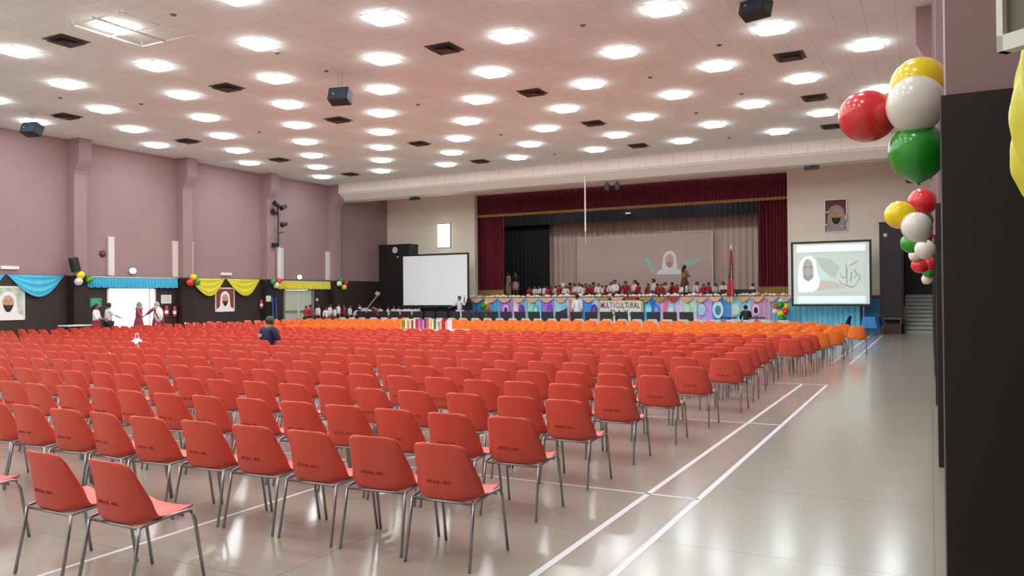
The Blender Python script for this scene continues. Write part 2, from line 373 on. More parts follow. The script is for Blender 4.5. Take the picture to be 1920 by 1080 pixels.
# backdrop projection screen: pale cloth with a dim projected portrait
def poly(pts, O, U, V, N, off, m, name, parent):
    O, U, V, N = map(Vector, (O, U, V, N))
    q = [O+U*a+V*b+N*off for a, b in pts]
    return MB().prism(q, N*.002).build(name, m, parent)
def ell(cx, cy, rx, ry, n=20, a0=0, a1=360): return [(cx+rx*math.cos(math.radians(a0+(a1-a0)*i/n)), cy+ry*math.sin(math.radians(a0+(a1-a0)*i/n))) for i in range(n+(0 if a1-a0 >= 360 else 1))]
def headpic(O, U, V, N, s, mats, parent, cx, cy, beard=True, k=.004, lim=9):
    """generic robed man: white headscarf, face, beard, brows, eyes, mouth; s is the head height"""
    HD, SK, BD, EY = mats
    f = lambda pts: [(cx+max(-lim, min(lim, a*s)), cy+b*s) for a, b in pts]
    poly(f([(-.95,-1.0),(-.85,-.75),(-.55,-.6),(-.5,-.1),(-.45,.35),(-.25,.6),(0,.68),(.25,.6),(.45,.35),(.5,-.1),(.55,-.6),(.85,-.75),(.95,-1.0)]), O,U,V,N, k, HD, 'headscarf', parent)
    poly(f(ell(0, 0, .33, .44)), O,U,V,N, k*2, SK, 'face', parent)
    poly(f([(-.27,-.05),(-.24,-.3),(-.12,-.5),(0,-.54),(.12,-.5),(.24,-.3),(.27,-.05),(.17,-.14),(0,-.12),(-.17,-.14)]), O,U,V,N, k*3, BD, 'beard', parent)
    poly(f([(-.09,-.25),(0,-.28),(.09,-.25),(0,-.21)]), O,U,V,N, k*4, mat('painted lips', '#8d5a50', .8), 'mouth', parent)
    for sx in (-1, 1):
        poly(f(ell(sx*.12, .08, .045, .02, 10)), O,U,V,N, k*3, EY, 'eye', parent)
        poly(f([(sx*.05,.14),(sx*.12,.18),(sx*.2,.15),(sx*.12,.155)][::1]), O,U,V,N, k*3, BD, 'brow', parent)
    poly(f([(-.03,.06),(.03,.06),(.05,-.07),(0,-.09),(-.05,-.07)]), O,U,V,N, k*3, mat('painted nose shade', '#b08a72', .8), 'nose', parent)
PW = mat('printed white cloth', '#eceae6', .7); PS = mat('printed skin', '#c9a084', .7); PBD = mat('printed black beard', '#221c1b', .7); PE = mat('printed dark eye', '#2a2220', .7)
DIMW = mat('dim projected white', '#c2c8c8', .8, emit=.12); DIMS = mat('dim projected skin', '#c4a89a', .8); DIMB = mat('dim projected beard', '#a58b80', .8); DIMG = mat('dim projected green', '#8fb0a6', .8, emit=.05)
bd = thing('backdrop_screen', 'pale screen panel on the backdrop with a dim projected robed portrait', 'projection screen', (0, 0, 0))
MB().box(-18.3, -10.35, 42.97, 43.0, SZ+.01, 5.12).build('screen_cloth', mat('grey beige screen cloth', '#b29c96', .85, noise=.04, scale=.6), bd)
MB().box(-10.42, -10.34, 42.93, 42.97, SZ+.01, 5.16).box(-12.6, -10.34, 42.93, 42.97, 5.12, 5.17).build('reflection_line', mat('pale reflection line', '#c4b4ae', .7), bd)  # pale strips painted as the projector screen's reflection
headpic((0, 42.965, 0), (1,0,0), (0,0,1), (0,-1,0), .78, (DIMW, DIMS, DIMB, DIMB), bd, -12.75, 3.62, k=.003)
poly([(-14.2,3.75),(-13.95,3.85),(-13.55,3.0),(-13.8,2.95)], (0,42.965,0), (1,0,0), (0,0,1), (0,-1,0), .002, DIMG, 'light_patch', bd)
poly([(-12.1,3.5),(-11.0,3.75),(-11.1,3.45),(-11.9,3.2)], (0,42.965,0), (1,0,0), (0,0,1), (0,-1,0), .002, DIMG, 'light_patch', bd)

# stage front dressing: coloured cloths from px ranges on the plane y = 37.35
FY = 37.42
def SXp(px): return atY(px, 575, FY)[0]
def pale(c): return '#'+''.join('%02x' % min(245, int(int(c[i:i+2], 16)*1.12+22)) for i in (1, 3, 5))
cl = [(882,906,'#2f5f9e','deep blue'),(906,936,'#3f8fc0','teal blue'),(936,961,'#8f68bb','violet'),(961,972,'#cdb4d2','pale pink'),(972,987,'#6f9bd6','cornflower blue'),(987,1001,'#79b59a','sea green'),(1001,1014,'#5fb3c0','turquoise'),(1014,1037,'#8a67c0','purple'),(1037,1066,'#86b6d6','light blue'),(1066,1078,'#c0687a','coral'),(1078,1092,'#8fb0cf','dusty blue'),(1092,1108,'#2f76c4','bright blue'),(1108,1126,'#8db4e0','pale blue'),(1204,1218,'#3f9ccc','cyan blue'),(1218,1228,'#1f5fb0','royal blue'),(1228,1243,'#a897cf','lilac'),(1243,1251,'#c46672','rose'),(1251,1280,'#b3a3d6','lavender'),(1280,1306,'#93b9a8','mint green'),(1306,1334,'#a983cc','orchid'),(1334,1370,'#3c77bd','strong blue'),(1370,1408,'#82b5da','powder blue'),(1408,1446,'#a5809f','mauve pink'),(1446,1612,'#5aa9df','sky blue')]
for i, (a, b, c, nm) in enumerate(cl):
    x0, x1 = SXp(a)-.03, SXp(b)+.03
    o = curtain('draped_cloth', x0, x1, .02, SZ-.02, FY+.012*(i % 2), .035, max(2, int((x1-x0)/.22)), mat('cloth '+nm, pale(c), .7, noise=.12, scale=4), flare=.06)
    tag(o, '%s cloth draped on the stage front, %s cloth from the left' % (nm, ordw(i+1)), 'cloth', 'coloured cloths on the stage front')
rings = [(950,'#d78fd0','#6d1f63','pink'),(979,'#4a2a8c','#a02fa0','dark purple'),(1006,'#3c96b4','#c9f0f6','pale turquoise'),(1032,'#6a2aa0','#9c5fd0','violet'),(1060,'#5c9bd0','#cfe6f5','light blue'),(1115,'#2a2c86','#a04ab0','indigo'),(1217,'#4fb6ea','#b6eeff','bright cyan'),(1232,'#2d62b8','#8fb6ef','mid blue'),(1259,'#79b9d6','#dff6ff','ice blue'),(1289,'#8cbfa0','#dff0c6','pale green'),(1317,'#8cbad8','#b9d9e8','pale blue'),(1347,'#a6dcf2','#3f95b8','big light blue'),(1380,'#9fc9cf','#dcebd2','grey green'),(1418,'#d3a3c8','#2a1430','pink with black middle')]
for i, (px, c1, c2, nm) in enumerate(rings):
    x = SXp(px); s = 1.5 if px == 1347 else 1
    t = thing('paper_feather_eye', '%s oval paper eye pinned on the stage front cloths' % nm, 'decoration', (x, FY-.085, 1.0), 0, 'paper eyes on the stage front')
    q = MB(); q.prism([(a, 0, b) for a, b in ell(0, .0, .17*s, .27*s)], (0, -.012, 0)); q.build('outer_oval', mat('paper '+c1, pale(c1), .7), t)
    q = MB(); q.prism([(a, -.013, b) for a, b in ell(0, -.03, .09*s, .15*s)], (0, -.012, 0)); q.build('inner_oval', mat('paper '+c2, c2, .7), t)
# scalloped peach garland
PEACH = [mat('peach garland cloth', '#e4b99c', .7, noise=.1), mat('red garland cloth', '#b2453f', .7, noise=.1), mat('ochre garland cloth', '#b09a62', .7, noise=.1)]
def swag(name, a, b, zt, drop, th, m, axis='x', off=FY-.1, bulge=.07, n=22):
    """hanging half-moon of cloth between a and b along the axis, with sagging folds"""
    def P(u, v):
        s = math.sin(PI*u); z = zt - (drop*s)*(v) - .02*v
        o = bulge*s*(.35+.65*v) + .018*math.sin(v*PI*6)*s
        t = a+(b-a)*(u+ (0.5-u)*.06*v)
        return (t, off-o, z) if axis == 'x' else (off+o, t, z)
    return MB().grid(P, n, 14).build(name, m, smooth=True, solid=.004)
ed = [(882+ (1487-882)*i/23, 882+(1487-882)*(i+1)/23) for i in range(23)]
for i, (a, b) in enumerate(ed):
    k = 1 if i in (11, 14) else (2 if i in (9, 13, 12) else 0)
    x0, x1 = SXp(a), SXp(b)
    tag(swag('garland_swag', x0, x1, SZ-.01, .24, .05, PEACH[k], off=FY-.10, bulge=.05), '%s scalloped cloth swag along the stage edge, %s from the left' % (('peach','red','ochre')[k], ordw(i+1)), 'swag', 'scalloped swags along the stage edge')
# paper flowers along the edge
FLW = [mat('cream paper flower', '#f7ecc8', .7), mat('white paper flower', '#faf8f2', .7), mat('pink paper flower', '#e6b8ae', .7)]
fl = []
for k, m_ in enumerate(FLW):
    q = MB()
    for a in range(6): q.ball((.035*math.cos(a*PI/3), .035*math.sin(a*PI/3)*.6, .045), .03, .025, .04, 6, 4)
    q.ball((0,0,.06), .03, .03, .04, 6, 4).tube([(0,0,0),(0,0,.04)], .012, 5)
    o = q.build('paper_flower', m_, smooth=True); tag(o, '%s paper flower standing in the row along the stage edge' % ('cream','white','pink')[k], 'paper flower', '%s paper flowers along the stage edge' % ('cream','white','pink')[k]); fl.append([o, False])
for i in range(96):
    k = R.choice((0, 0, 1, 1, 2)); o, u = fl[k]; x = -22.4+i*(22.4-5.6)/95
    if u: o = o.copy(); COL.objects.link(o)
    fl[k][1] = True; o['label'] = '%s paper flower on the stage edge, %s flower from the left' % (('cream','white','pink')[k], ordw(i+1)); s = R.uniform(1.1, 2.0); o.location = (x+R.uniform(-.04, .04), 37.62+R.uniform(-.02, .05), SZ); o.scale = (s, s, s*R.uniform(.8, 1.1))
# banner with lettering
def textmesh(txt, size, m, name, parent, M, sx=1, depth=.004):
    cu = bpy.data.curves.new(name, 'FONT'); cu.body = txt; cu.size = size; cu.extrude = depth; cu.offset = size*.02; cu.align_x = 'CENTER'; cu.align_y = 'CENTER'
    o = bpy.data.objects.new(name, cu); COL.objects.link(o); bpy.context.view_layer.update()
    me = bpy.data.meshes.new_from_object(o.evaluated_get(bpy.context.evaluated_depsgraph_get())); bpy.data.objects.remove(o)
    me.materials.clear(); me.materials.append(m); o = bpy.data.objects.new(name, me); COL.objects.link(o); o.parent = parent
    o.matrix_local = M @ Matrix.Diagonal((sx, 1, 1, 1)); return o
b0, b1 = SXp(1127), SXp(1204)
t = thing('stage_banner', 'white and pink banner reading MULTICULTURAL DAY on the stage front', 'banner', (0, FY-.16, 0))
BMW = mat('banner paper', '#efe8e2', .7, noise=.03)
MB().box(b0, b1, 0, .02, .35, 1.42).build('sheet', BMW, t)
MB().box(b0-.07, b0, -.01, .02, .3, 1.47).box(b1, b1+.12, -.01, .02, .3, 1.47).box(b0-.07, b1+.12, -.01, .02, 1.42, 1.47).build('border', mat('banner gold border', '#c9b07c', .6), t)
RX = Matrix.Rotation(PI/2, 4, 'X')
lc = ['#c0467c','#9a3a86','#4a4a6a','#2f7fb0','#5a4a7a','#7a8f9a','#b06a4a','#3a6a5a','#4a4a5a','#5a8a4a','#6a8a3a','#4a3a3a','#3a4a3a']
wd = (b1-b0)*.95/13
for i, ch in enumerate('MULTICULTURAL'):
    textmesh(ch, .40, mat('letter '+lc[i], lc[i], .7), 'letter', t, Matrix.Translation((b0+(b1-b0)*.025+wd*(i+.5), -.006, 1.2)) @ RX, sx=.62)
for i, ch in enumerate('DAY'):
    textmesh(ch, .42, mat('letter day', '#6c5a6a', .7), 'letter', t, Matrix.Translation(((b0+b1)/2-.05+.34*(i-1), -.006, .82)) @ RX)
for (a, b, c, r_) in ((.1,.45,'#d889a8',.16),(.22,.3,'#e2a5bd',.12),(.36,.4,'#e9dfa8',.18),(.55,.35,'#ece6b4',.15),(.8,.45,'#7fc6b8',.2),(.92,.3,'#a8dccc',.14),(.93,.9,'#e0ecc0',.12)):
    q = MB(); cx = b0+(b1-b0)*a; q.prism([(cx+p[0], -.001, .35+b*.9+p[1]) for p in ell(0,0,r_,r_*.8)], (0,-.004,0)); q.build('painted_patch', mat('patch '+c, c, .7), t)

# ------------------------------------------------------------------ stage wall fittings
# wood clad boxes at both ends
def woodbox(x0, x1, lab):
    t = thing('wood_clad_cabinet', lab, 'cabinet', ((x0+x1)/2, YW-.45, 0)); w = (x1-x0)/2
    MB().box(-w, w, -.44, .43, 0.002, 4.68).build('body', DARKWX, t, bevel=.01)
    MB().box(-w-.02, w+.02, -.46, .43, 4.68, 4.73).build('top_board', DARKWX, t); return t
woodbox(-28.33, -26.2, 'tall dark clad box under the clock at the left end of the stage wall')
woodbox(-1.92, -1.06, 'tall dark clad box beside the steps at the right end of the stage wall')
x, z = atY(740, 469, 37.25); t = thing('wall_clock', 'round white wall clock on the dark box at the left corner', 'clock', (x, 37.31, z))
MY = Matrix.Rotation(PI/2, 3, 'X')
MB().lathe([(.20,0),(.20,.03),(.18,.04)], M=MY, n=24).build('rim', GREYM, t); MB().lathe([(.175,.03),(.175,.043)], M=MY, n=24).build('dial', WHITE, t)
MB().box(-.008,.008,-.05,-.046,0,.12).build('hand', BLACK, t); MB().box(0,.08,-.05,-.046,-.008,.008).build('hand', BLACK, t)
x, z = atY(745, 482, 37.25); t = tag(MB().lathe([(.05,0),(.06,.03),(.03,.07)], M=MY).build('white_knob_light', OFFW, loc=(x, 37.31, z)), 'small white fitting below the wall clock', 'light fitting')
x0, z1 = atY(820, 421, YW-.1); x1, z0 = atY(843, 463, YW-.1)
t = thing('wall_lamp', 'tall white glowing rectangular lamp on the cream wall above the blank screen', 'lamp', ((x0+x1)/2, YW, (z0+z1)/2)); a, b = (x1-x0)/2, (z1-z0)/2
MB().box(-a-.03, a+.03, -.06, 0, -b-.03, b+.03).build('housing', GREYM, t); MB().box(-a, a, -.12, -.05, -b, b).build('diffuser', WALLLAMP, t, bevel=.04)
# framed portrait with tinsel
x0, z1 = atY(1547, 376, YW-.05); x1, z0 = atY(1587, 433, YW-.05)
t = thing('framed_portrait', 'framed portrait with silver tinsel high on the wall above the lit screen', 'picture', (x0, YW-.005, z0)); a, b = x1-x0, z1-z0
SILV = mat('silver frame', '#a9a29c', .3, .6)
MB().box(0, a, -.04, 0, 0, b).build('backing', mat('maroon print', '#6b3338', .6), t)
MB().box(-.04, 0, -.06, 0, -.04, b+.04).box(a, a+.04, -.06, 0, -.04, b+.04).box(0, a, -.06, 0, -.04, 0).box(0, a, -.06, 0, b, b+.04).build('frame', SILV, t)
headpic((0, -.04, 0), (1,0,0), (0,0,1), (0,-1,0), .72, (mat('printed grey scarf', '#a59a98', .6), PS, PBD, PE), t, a*.52, b*.50, k=.003, lim=a*.46)
TIN = mat('silver tinsel', '#e8e8e6', .25, .5)
for (u0, v0, u1, v1) in ((-.02,.62,.35,.66),(-.02,.25,.18,.2),(.98,.55,1.0,.3),(.7,.2,.95,.12),(.1,.05,.2,.06)):
    MB().tube([(u0*a, -.09, v0*b), ((u0+u1)/2*a, -.12, (v0+v1)/2*b-.03), (u1*a, -.09, v1*b)], [.03,.05,.03], 7).build('tinsel', TIN, t, smooth=True)
# black flood fixtures high on the wall
for px, py, lab in ((790, 371, 'black fixture high on the wall under the beam left of the stage'), (1525, 309, 'black fixture high on the wall under the beam right of the stage')):
    x, z = atY(px, py, 34.6); z = min(z, 6.80)
    t = thing('black_fixture', lab, 'light fixture', (x, 34.0, 6.86), group='black fixtures under the beam'); MB().box(-.28, .28, -.1, .1, -.15, -.03).build('casing', BLACK, t, bevel=.02); MB().box(-.05, .05, -.04, .04, -.04, 0).build('bracket', BLACK, t)
for px, lab in ((1138, 'left of the pair of black spotlights above the stage valance'), (1157, 'right of the pair of black spotlights above the stage valance')):
    x, z = atY(px, 344, 33.9)
    t = thing('spotlight', lab, 'spotlight', (x, 33.9, 6.86), .3, 'pair of spotlights above the valance'); MB().box(-.1,.1,-.1,.12,-.40,-.10).build('lamp_body', BLACK, t, bevel=.02); MB().tube([(0,0,-.12),(0,0,0)], .02).build('bracket', BLACK, t)
# hanging white streamer pole
x, z = atY(1096, 340, 33.2)
t = thing('hanging_pole', 'thin white pole hanging from the beam in front of the valance', 'pole', (x, 33.25, 7.2))
MB().tube([(0,0,.0),(0,0,-2.6)], .035).build('upper_tube', WHITE, t); MB().tube([(0,0,-2.55),(0,0,-3.15)], .014).build('thin_cord', OFFW, t)

# ------------------------------------------------------------------ projection screens
def screenstand(x0, x1, z0, z1, y, label, cloth):
    t = thing('projection_screen', label, 'projection screen', (0, y, 0), group='screens on stands beside the stage'); b = .09
    MB().box(x0, x1, -.01, .01, z0, z1).build('screen_cloth', cloth, t)
    MB().box(x0-b, x0, -.03, .03, z0-b, z1+b).box(x1, x1+b, -.03, .03, z0-b, z1+b).box(x0, x1, -.03, .03, z0-b, z0).box(x0, x1, -.03, .03, z1, z1+b).build('frame', BLACK, t)
    for x in (x0+.25, x1-.25):
        MB().box(x-.03, x+.03, .03, .07, 0, z0+.3).box(x-.03, x+.03, -.5, .4, 0, .05).build('leg', GREYM, t)
    return t
yS = 36.6
x0, z1 = atY(756, 481, yS); x1, z0 = atY(877, 572, yS)
screenstand(x0, x1, z0, z1, yS, 'large blank white screen with black frame left of the stage', SCREEN)
MB_skirt = None
t = thing('screen_skirt', 'black cloth skirt under the blank screen', 'cloth', (0,0,0)); curtain('skirt_cloth', x0, x1, .02, z0-.12, yS+.12, .03, 12, NAVYC, t)
x0, z1 = atY(1487, 458, yS); x1, z0 = atY(1631, 570, yS)
LIT = mat('lit screen cloth', '#cfd8d4', .8, emit=.36)
t = screenstand(x0, x1, z0, z1, yS, 'large lit screen with black frame right of the stage showing a robed man', LIT)
a, b = x1-x0, z1-z0; E_ = lambda n, c, e: mat(n, c, .8, emit=e)
OO = (x0, -.011, z0); args = (OO, (a,0,0), (0,0,b), (0,-1,0))
poly([(.05,.86),(.95,.86),(.95,.97),(.05,.97)], *args, .001, E_('projected white band', '#e4f8f6', .6), 'light_band', t)
poly([(.06,.02),(.95,.02),(.95,.13),(.06,.13)], *args, .001, E_('projected pale band', '#dcf0f2', .55), 'light_band', t)
poly([(.06,.2),(.93,.2),(.93,.82),(.06,.82)], *args, .001, E_('projected field', '#ccdad4', .4), 'picture_field', t)
poly([(.3,.78),(.5,.74),(.62,.6),(.56,.42),(.42,.5)], *args, .003, E_('projected grey green', '#bcccc4', .36), 'green_sweep', t)
poly([(.32,.62),(.36,.6),(.56,.38),(.36,.42)], *args, .004, E_('projected mint', '#c8ead8', .42), 'mint_sweep', t)
poly([(.34,.40),(.56,.36),(.7,.26),(.32,.22)], *args, .003, E_('projected beige', '#cfc8bc', .36), 'beige_sweep', t)
g = lambda pts: [(p[0], p[1]) for p in pts]
poly(g([(.07,.2),(.06,.45),(.09,.68),(.15,.78),(.24,.8),(.30,.72),(.33,.5),(.36,.38),(.34,.28),(.26,.2)]), *args, .005, E_('projected white robe', '#e2faf8', .65), 'headscarf', t)
poly(g(ell(.20,.57,.075,.18)), *args, .007, E_('projected face', '#b9b4ae', .34), 'face', t)
poly(g([(.13,.5),(.14,.42),(.2,.37),(.26,.42),(.28,.5),(.2,.46)]), *args, .009, E_('projected beard', '#aaa6a0', .3), 'beard', t)
for sx in (.17, .235): poly(g(ell(sx,.61,.014,.012,8)), *args, .009, E_('projected eye', '#77706c', .1), 'eye', t)
CAL = E_('projected calligraphy', '#b2c0b8', .3)
for pts in ([(.62,.5),(.66,.42),(.70,.44),(.72,.56)], [(.70,.66),(.705,.5),(.71,.3)], [(.74,.62),(.8,.66),(.86,.7)], [(.76,.36),(.77,.5),(.81,.56),(.84,.47),(.80,.42)], [(.60,.40),(.64,.33),(.78,.27),(.84,.34)], [(.86,.5),(.88,.42),(.84,.36)]):
    q = [Vector((x0+u*a, -.022, z0+v*b)) for u, v in pts]; MB().tube(q, [.02]+[.035]*(len(q)-2)+[.015], 6).build('calligraphy_stroke', CAL, t, smooth=True)

# ------------------------------------------------------------------ steps at the right end
root = sempty('stairs', (0, 0, 0)); CONC = mat('pale stair concrete', '#b4b8ac', .7, noise=.08, scale=5)
for i in range(10):
    MB().box(-1.02, .12, 37.65+.27*i, 37.65+.27*(i+1)+(3 if i == 9 else 0), 0, .165*(i+1)).build('step', CONC, root)
    MB().box(-1.02, .12, 37.63+.27*i, 37.68+.27*i, .165*(i+1)-.03, .165*(i+1)+.004).build('nosing', mat('dark stair nosing', '#4a4a46', .6), root)
struct(MB().box(-1.5, 1, 42.6, 42.9, 0, 6).box(.4, .7, 38.5, 43, 0, 6).box(-1.35, -1.06, 38.5, 43, SZ-.1, 6).box(-1.5, 1, 38.5, 43, 5.7, 6).build('wall_stairwell', DARKWX))
t = thing('added_stair_lamp', 'added lamp over the stage steps hidden above the opening, not in view', 'lamp', (-.3, 39.6, 5.5)); MB().box(-.3, .3, -.5, .5, 0, .1).build('housing', GREYM, t); MB().box(-.27, .27, -.46, .46, -.03, 0).build('diffuser', mat('added stair lamp diffuser', '#ffffff', .5, emit=14), t)  # unseen lamp added to brighten the steps
t = tag(MB().box(-1.045, -.985, 37.25, 37.6, 0, 1.15).build('stair_newel', REDWOOD, bevel=.01), 'reddish brown post at the foot of the stage steps', 'post')
t = thing('low_cabinet', 'low reddish brown cabinet with metal edge in front of the dark box', 'cabinet', (-1.47, 37.0, 0))
MB().box(-.38, .38, -.2, .2, 0, .42).build('body', REDWOOD, t, bevel=.01); MB().box(-.39, .39, -.22, .22, .62, .65).build('top_rail', STEEL, t)
for sx in (-.36, .36): MB().box(sx-.015, sx+.015, -.2, -.17, .42, .62).build('post', STEEL, t)
x, z = atY(1660, 441, 37.28); tag(MB().lathe([(.07,0),(.09,.03),(.05,.07)], M=MY).build('white_fitting', OFFW, loc=(x, 37.31, z)), 'small white round fitting on the dark box by the steps', 'light fitting')

# ------------------------------------------------------------------ left wall fittings
WX = XL+.03
def wallbox(name, px, py, w, h, d, m, lab, cat, X=None, y=None):
    X = X or XL; yy, z = atX(px, py, X)
    return tag(MB().box(0, d, -w/2, w/2, -h/2, h/2).build(name, m, bevel=min(w, h, d)*.15, loc=(X, yy, z)), lab, cat)
strips = [(20.22, 'beside the left edge of the lit doorway'), (23.22, 'left of the second cluster of balloons'), (24.03, 'right of the second cluster of balloons'), (28.85, 'under the stage light pole'), (29.43, 'above the left end of the yellow ruffle'), (32.87, 'above the right end of the yellow ruffle')]
for y, lab in strips:
    X = XL + (.42 if y in (28.85,) else 0)
    d = .12
    t = thing('white_wall_strip', 'tall narrow white vertical casing on the left wall '+lab, 'wall casing', (X, y, 2.63), group='white vertical casings')
    hw = .085 if y in (28.85, 24.03) else .13
    MB().box(0, d, -hw, hw, 0, 1.5).build('casing', OFFW, t, bevel=.015); MB().box(0, d+.01, -hw-.01, hw+.01, 1.48, 1.53).build('end_cap', OFFW, t)
for y, z, lab, cc in ((21.19, 2.85, 'oval white lamp above the bright open doorway', 0), (30.73, 2.76, 'oval white lamp above the closed double door', 0)):
    t = thing('bulkhead_lamp', lab, 'lamp', (XL, y, z), group='oval lamps above doors')
    MB().lathe([(.16, 0), (.16, .04)], M=Matrix.Rotation(PI/2, 3, 'Y')).build('base', GREYM, t); MB().ball((.06, 0, 0), .07, .16, .12).build('glass_dome', mat('lamp glass', '#fdfaf2', .4, emit=1.6), t, smooth=True)
y, z = atX(192, 476, XL); t = thing('alarm_bell', 'dark red round alarm bell left of the white casing', 'alarm bell', (XL, y, z))
MB().lathe([(.13, 0), (.13, .03), (.10, .06), (.03, .075)], M=Matrix.Rotation(PI/2, 3, 'Y')).build('gong', mat('dark red enamel', '#5a2420', .35), t, smooth=True); MB().ball((.085,0,0), .02).build('boss', OFFW, t)
for px, py, lab in ((17, 502, 'small white emergency light above the turquoise swags'), (423, 514, 'small white emergency light above the yellow swags')): wallbox('emergency_light', px, py, .62, .12, .08, WHITE, lab, 'emergency light')
t = thing('wall_loudspeaker', 'black loudspeaker on the left wall pilaster above the first balloons', 'loudspeaker', (XL+.45, 18.5, 2.95))
MB().cbox((.12,-.1,.05), .24, .26, .52, Matrix.Rotation(.25, 3, 'X')).build('cabinet', BLACK, t, bevel=.02); MB().box(-.03, .1, -.03, .03, 0, .1).build('bracket', BLACKM, t)
# pole with stage lights on the third pilaster
t = thing('stage_light_pole', 'black pole with clamped stage lights on the pilaster near the double door', 'stage light', (XL+.55, 28.75, 0))
MB().tube([(0,0,4.2),(0,0,6.25)], .03).build('pole', BLACKM, t)
for z, dx, dy, a in ((6.25, .15, -.25, .5), (6.2, .1, .28, -.4), (5.9, -.0, -.2, .3), (5.35, .2, .22, -.3)):
    q = MB(); q.tube([(0,0,z),(dx,dy*.4,z)], .015); q.build('clamp', BLACKM, t)
    Mx = Matrix.Rotation(a, 3, 'X'); q = MB(); q.lathe([(.05,-.2),(.09,-.12),(.10,.12),(.12,.2)], c=(dx,dy,z-.08), M=Matrix.Rotation(PI/2-a, 3, 'X'), n=12); q.build('lamp_body', BLACK, t, smooth=False)
MB().tube([(0,0,4.85),(.1,.3,4.9)], .02).build('side_arm', BLACKM, t); MB().box(-.08,.08,-.35,-.12,4.15,4.35).build('junction_box', BLACK, t)
MB().tube([(-.13,0,4.3),(0,0,4.3)], .02).build('wall_bracket', BLACKM, t); MB().tube([(-.13,0,6.0),(0,0,6.0)], .02).build('wall_bracket', BLACKM, t)
# turquoise and yellow swags and ruffles
for a, b, m_, lab in ((14.15, 16.25, TURQ, 'turquoise satin swag at the left edge above the white robed portrait'), (16.25, 18.38, TURQ, 'turquoise satin swag right of the white robed portrait'), (23.9, 25.95, YELC, 'yellow satin swag left of the maroon backed portrait'), (25.95, 28.08, YELC, 'yellow satin swag right of the maroon backed portrait')):
    tag(swag('cloth_swag', a, b, 2.6, .76, .1, m_, axis='y', off=WX+.02, bulge=.14, n=30), lab, 'swag', 'satin swags on the left wall')
def ruffle(a, b, z0, z1, m_, lab):
    n = int((b-a)/.13)
    def P(u, v): return (WX+.1+.045*math.sin(2*PI*n*u+1.2*math.sin(14*u))*(1.1-v*.6)+.03*(1-v), a+(b-a)*u, z0+(z1-z0)*v+.02*math.sin(2*PI*n*u*.5)*(1-v))
    t = thing('cloth_ruffle', lab, 'ruffle', (0,0,0)); MB().grid(P, n*8, 6).build('gathered_cloth', m_, t, smooth=True)
    MB().tube([(WX+.1, a, z1), (WX+.1, b, z1)], .02).build('rail', OFFW, t)
    for y in (a+.1, b-.1): MB().tube([(WX-.02, y, z1), (WX+.1, y, z1)], .012).build('bracket', OFFW, t)
ruffle(19.15, 23.35, 2.17, 2.58, TURQ, 'turquoise gathered ruffle above the bright open doorway')
ruffle(29.1, 33.1, 2.15, 2.55, YELC, 'yellow gathered ruffle above the closed double door')
# portraits on the left wall
def wallportrait(y0, y1, z0, z1, back, lab):
    t = thing('portrait_board', lab, 'picture', (WX+.004, y0, z0)); a, b = y1-y0, z1-z0
    MB().box(0, .03, 0, a, 0, b).build('board', WHITE, t); O = (.03, .05, .05)
    poly([(0,0),(a-.1,0),(a-.1,b-.1),(0,b-.1)], O, (0,1,0), (0,0,1), (1,0,0), .001, back, 'printed_background', t)
    headpic(O, (0,1,0), (0,0,1), (1,0,0), b*.52, (PW, PS, PBD, PE), t, (a-.1)/2, (b-.1)*.50, k=.003)
wallportrait(15.72, 16.89, 1.04, 2.2, mat('printed pale green', '#b9c9b4', .6, noise=.25, scale=4), 'white board portrait of a robed bearded man under the turquoise swags')
wallportrait(25.35, 26.46, 1.13, 2.2, mat('printed maroon', '#8a3a34', .6), 'maroon backed portrait of a robed bearded man between the yellow swags')
# signs and extinguishers
GRN = mat('green sign', '#2f9a76', .6)
y0, z0 = 19.6, 1.6
t = thing('green_notice', 'green notice board on the dark wall left of the bright doorway', 'sign', (WX, y0, z0)); MB().box(0, .02, -.24, .24, -.17, .17).build('panel', GRN, t)
for i in range(3): MB().box(.02, .023, -.18, .05*i+.06, .09-.08*i, .11-.08*i).build('marking', mat('sign marking', '#9fd0bd', .6), t)
t = thing('white_notice', 'white notice board on the dark wall right of the bright doorway', 'sign', (WX, 22.78, 1.7)); MB().box(0, .02, -.25, .25, -.18, .18).build('panel', WHITE, t)
for i in range(3): MB().box(.02, .022, -.2, .18, .1-.09*i, .115-.09*i).build('marking', GREYM, t)
def extinguisher(y, z, lab):
    t = thing('fire_extinguisher', lab, 'fire extinguisher', (WX+.1, y, z), group='red fire extinguishers on the left wall')
    RE = mat('red enamel', '#b5303a', .35)
    MB().lathe([(.06,0),(.075,.03),(.075,.38),(.05,.44),(.025,.47)]).build('cylinder', RE, t, smooth=True)
    MB().box(-.03,.03,-.02,.02,.46,.53).build('valve', BLACKM, t); MB().tube([(0,.02,.5),(.05,.09,.45),(.06,.1,.2)], .012).build('hose', BLACK, t)
    MB().lathe([(.077,.12),(.077,.25)]).build('label_band', PW, t); MB().box(-.12,-.07,-.03,.03,.1,.3).build('bracket', BLACKM, t)
extinguisher(22.72, .98, 'left of two red fire extinguishers beside the bright doorway'); extinguisher(23.12, .95, 'right of two red fire extinguishers beside the bright doorway'); extinguisher(28.05, 1.2, 'red fire extinguisher left of the pilaster by the double door')
wallbox('switch_plate', 503, 560, .3, .28, .03, OFFW, 'square off white panel left of the closed double door', 'switch panel', X=XL+.45)
wallbox('switch_plate', 594, 562, .16, .14, .03, OFFW, 'small white switch right of the closed double door', 'switch panel', X=WX)
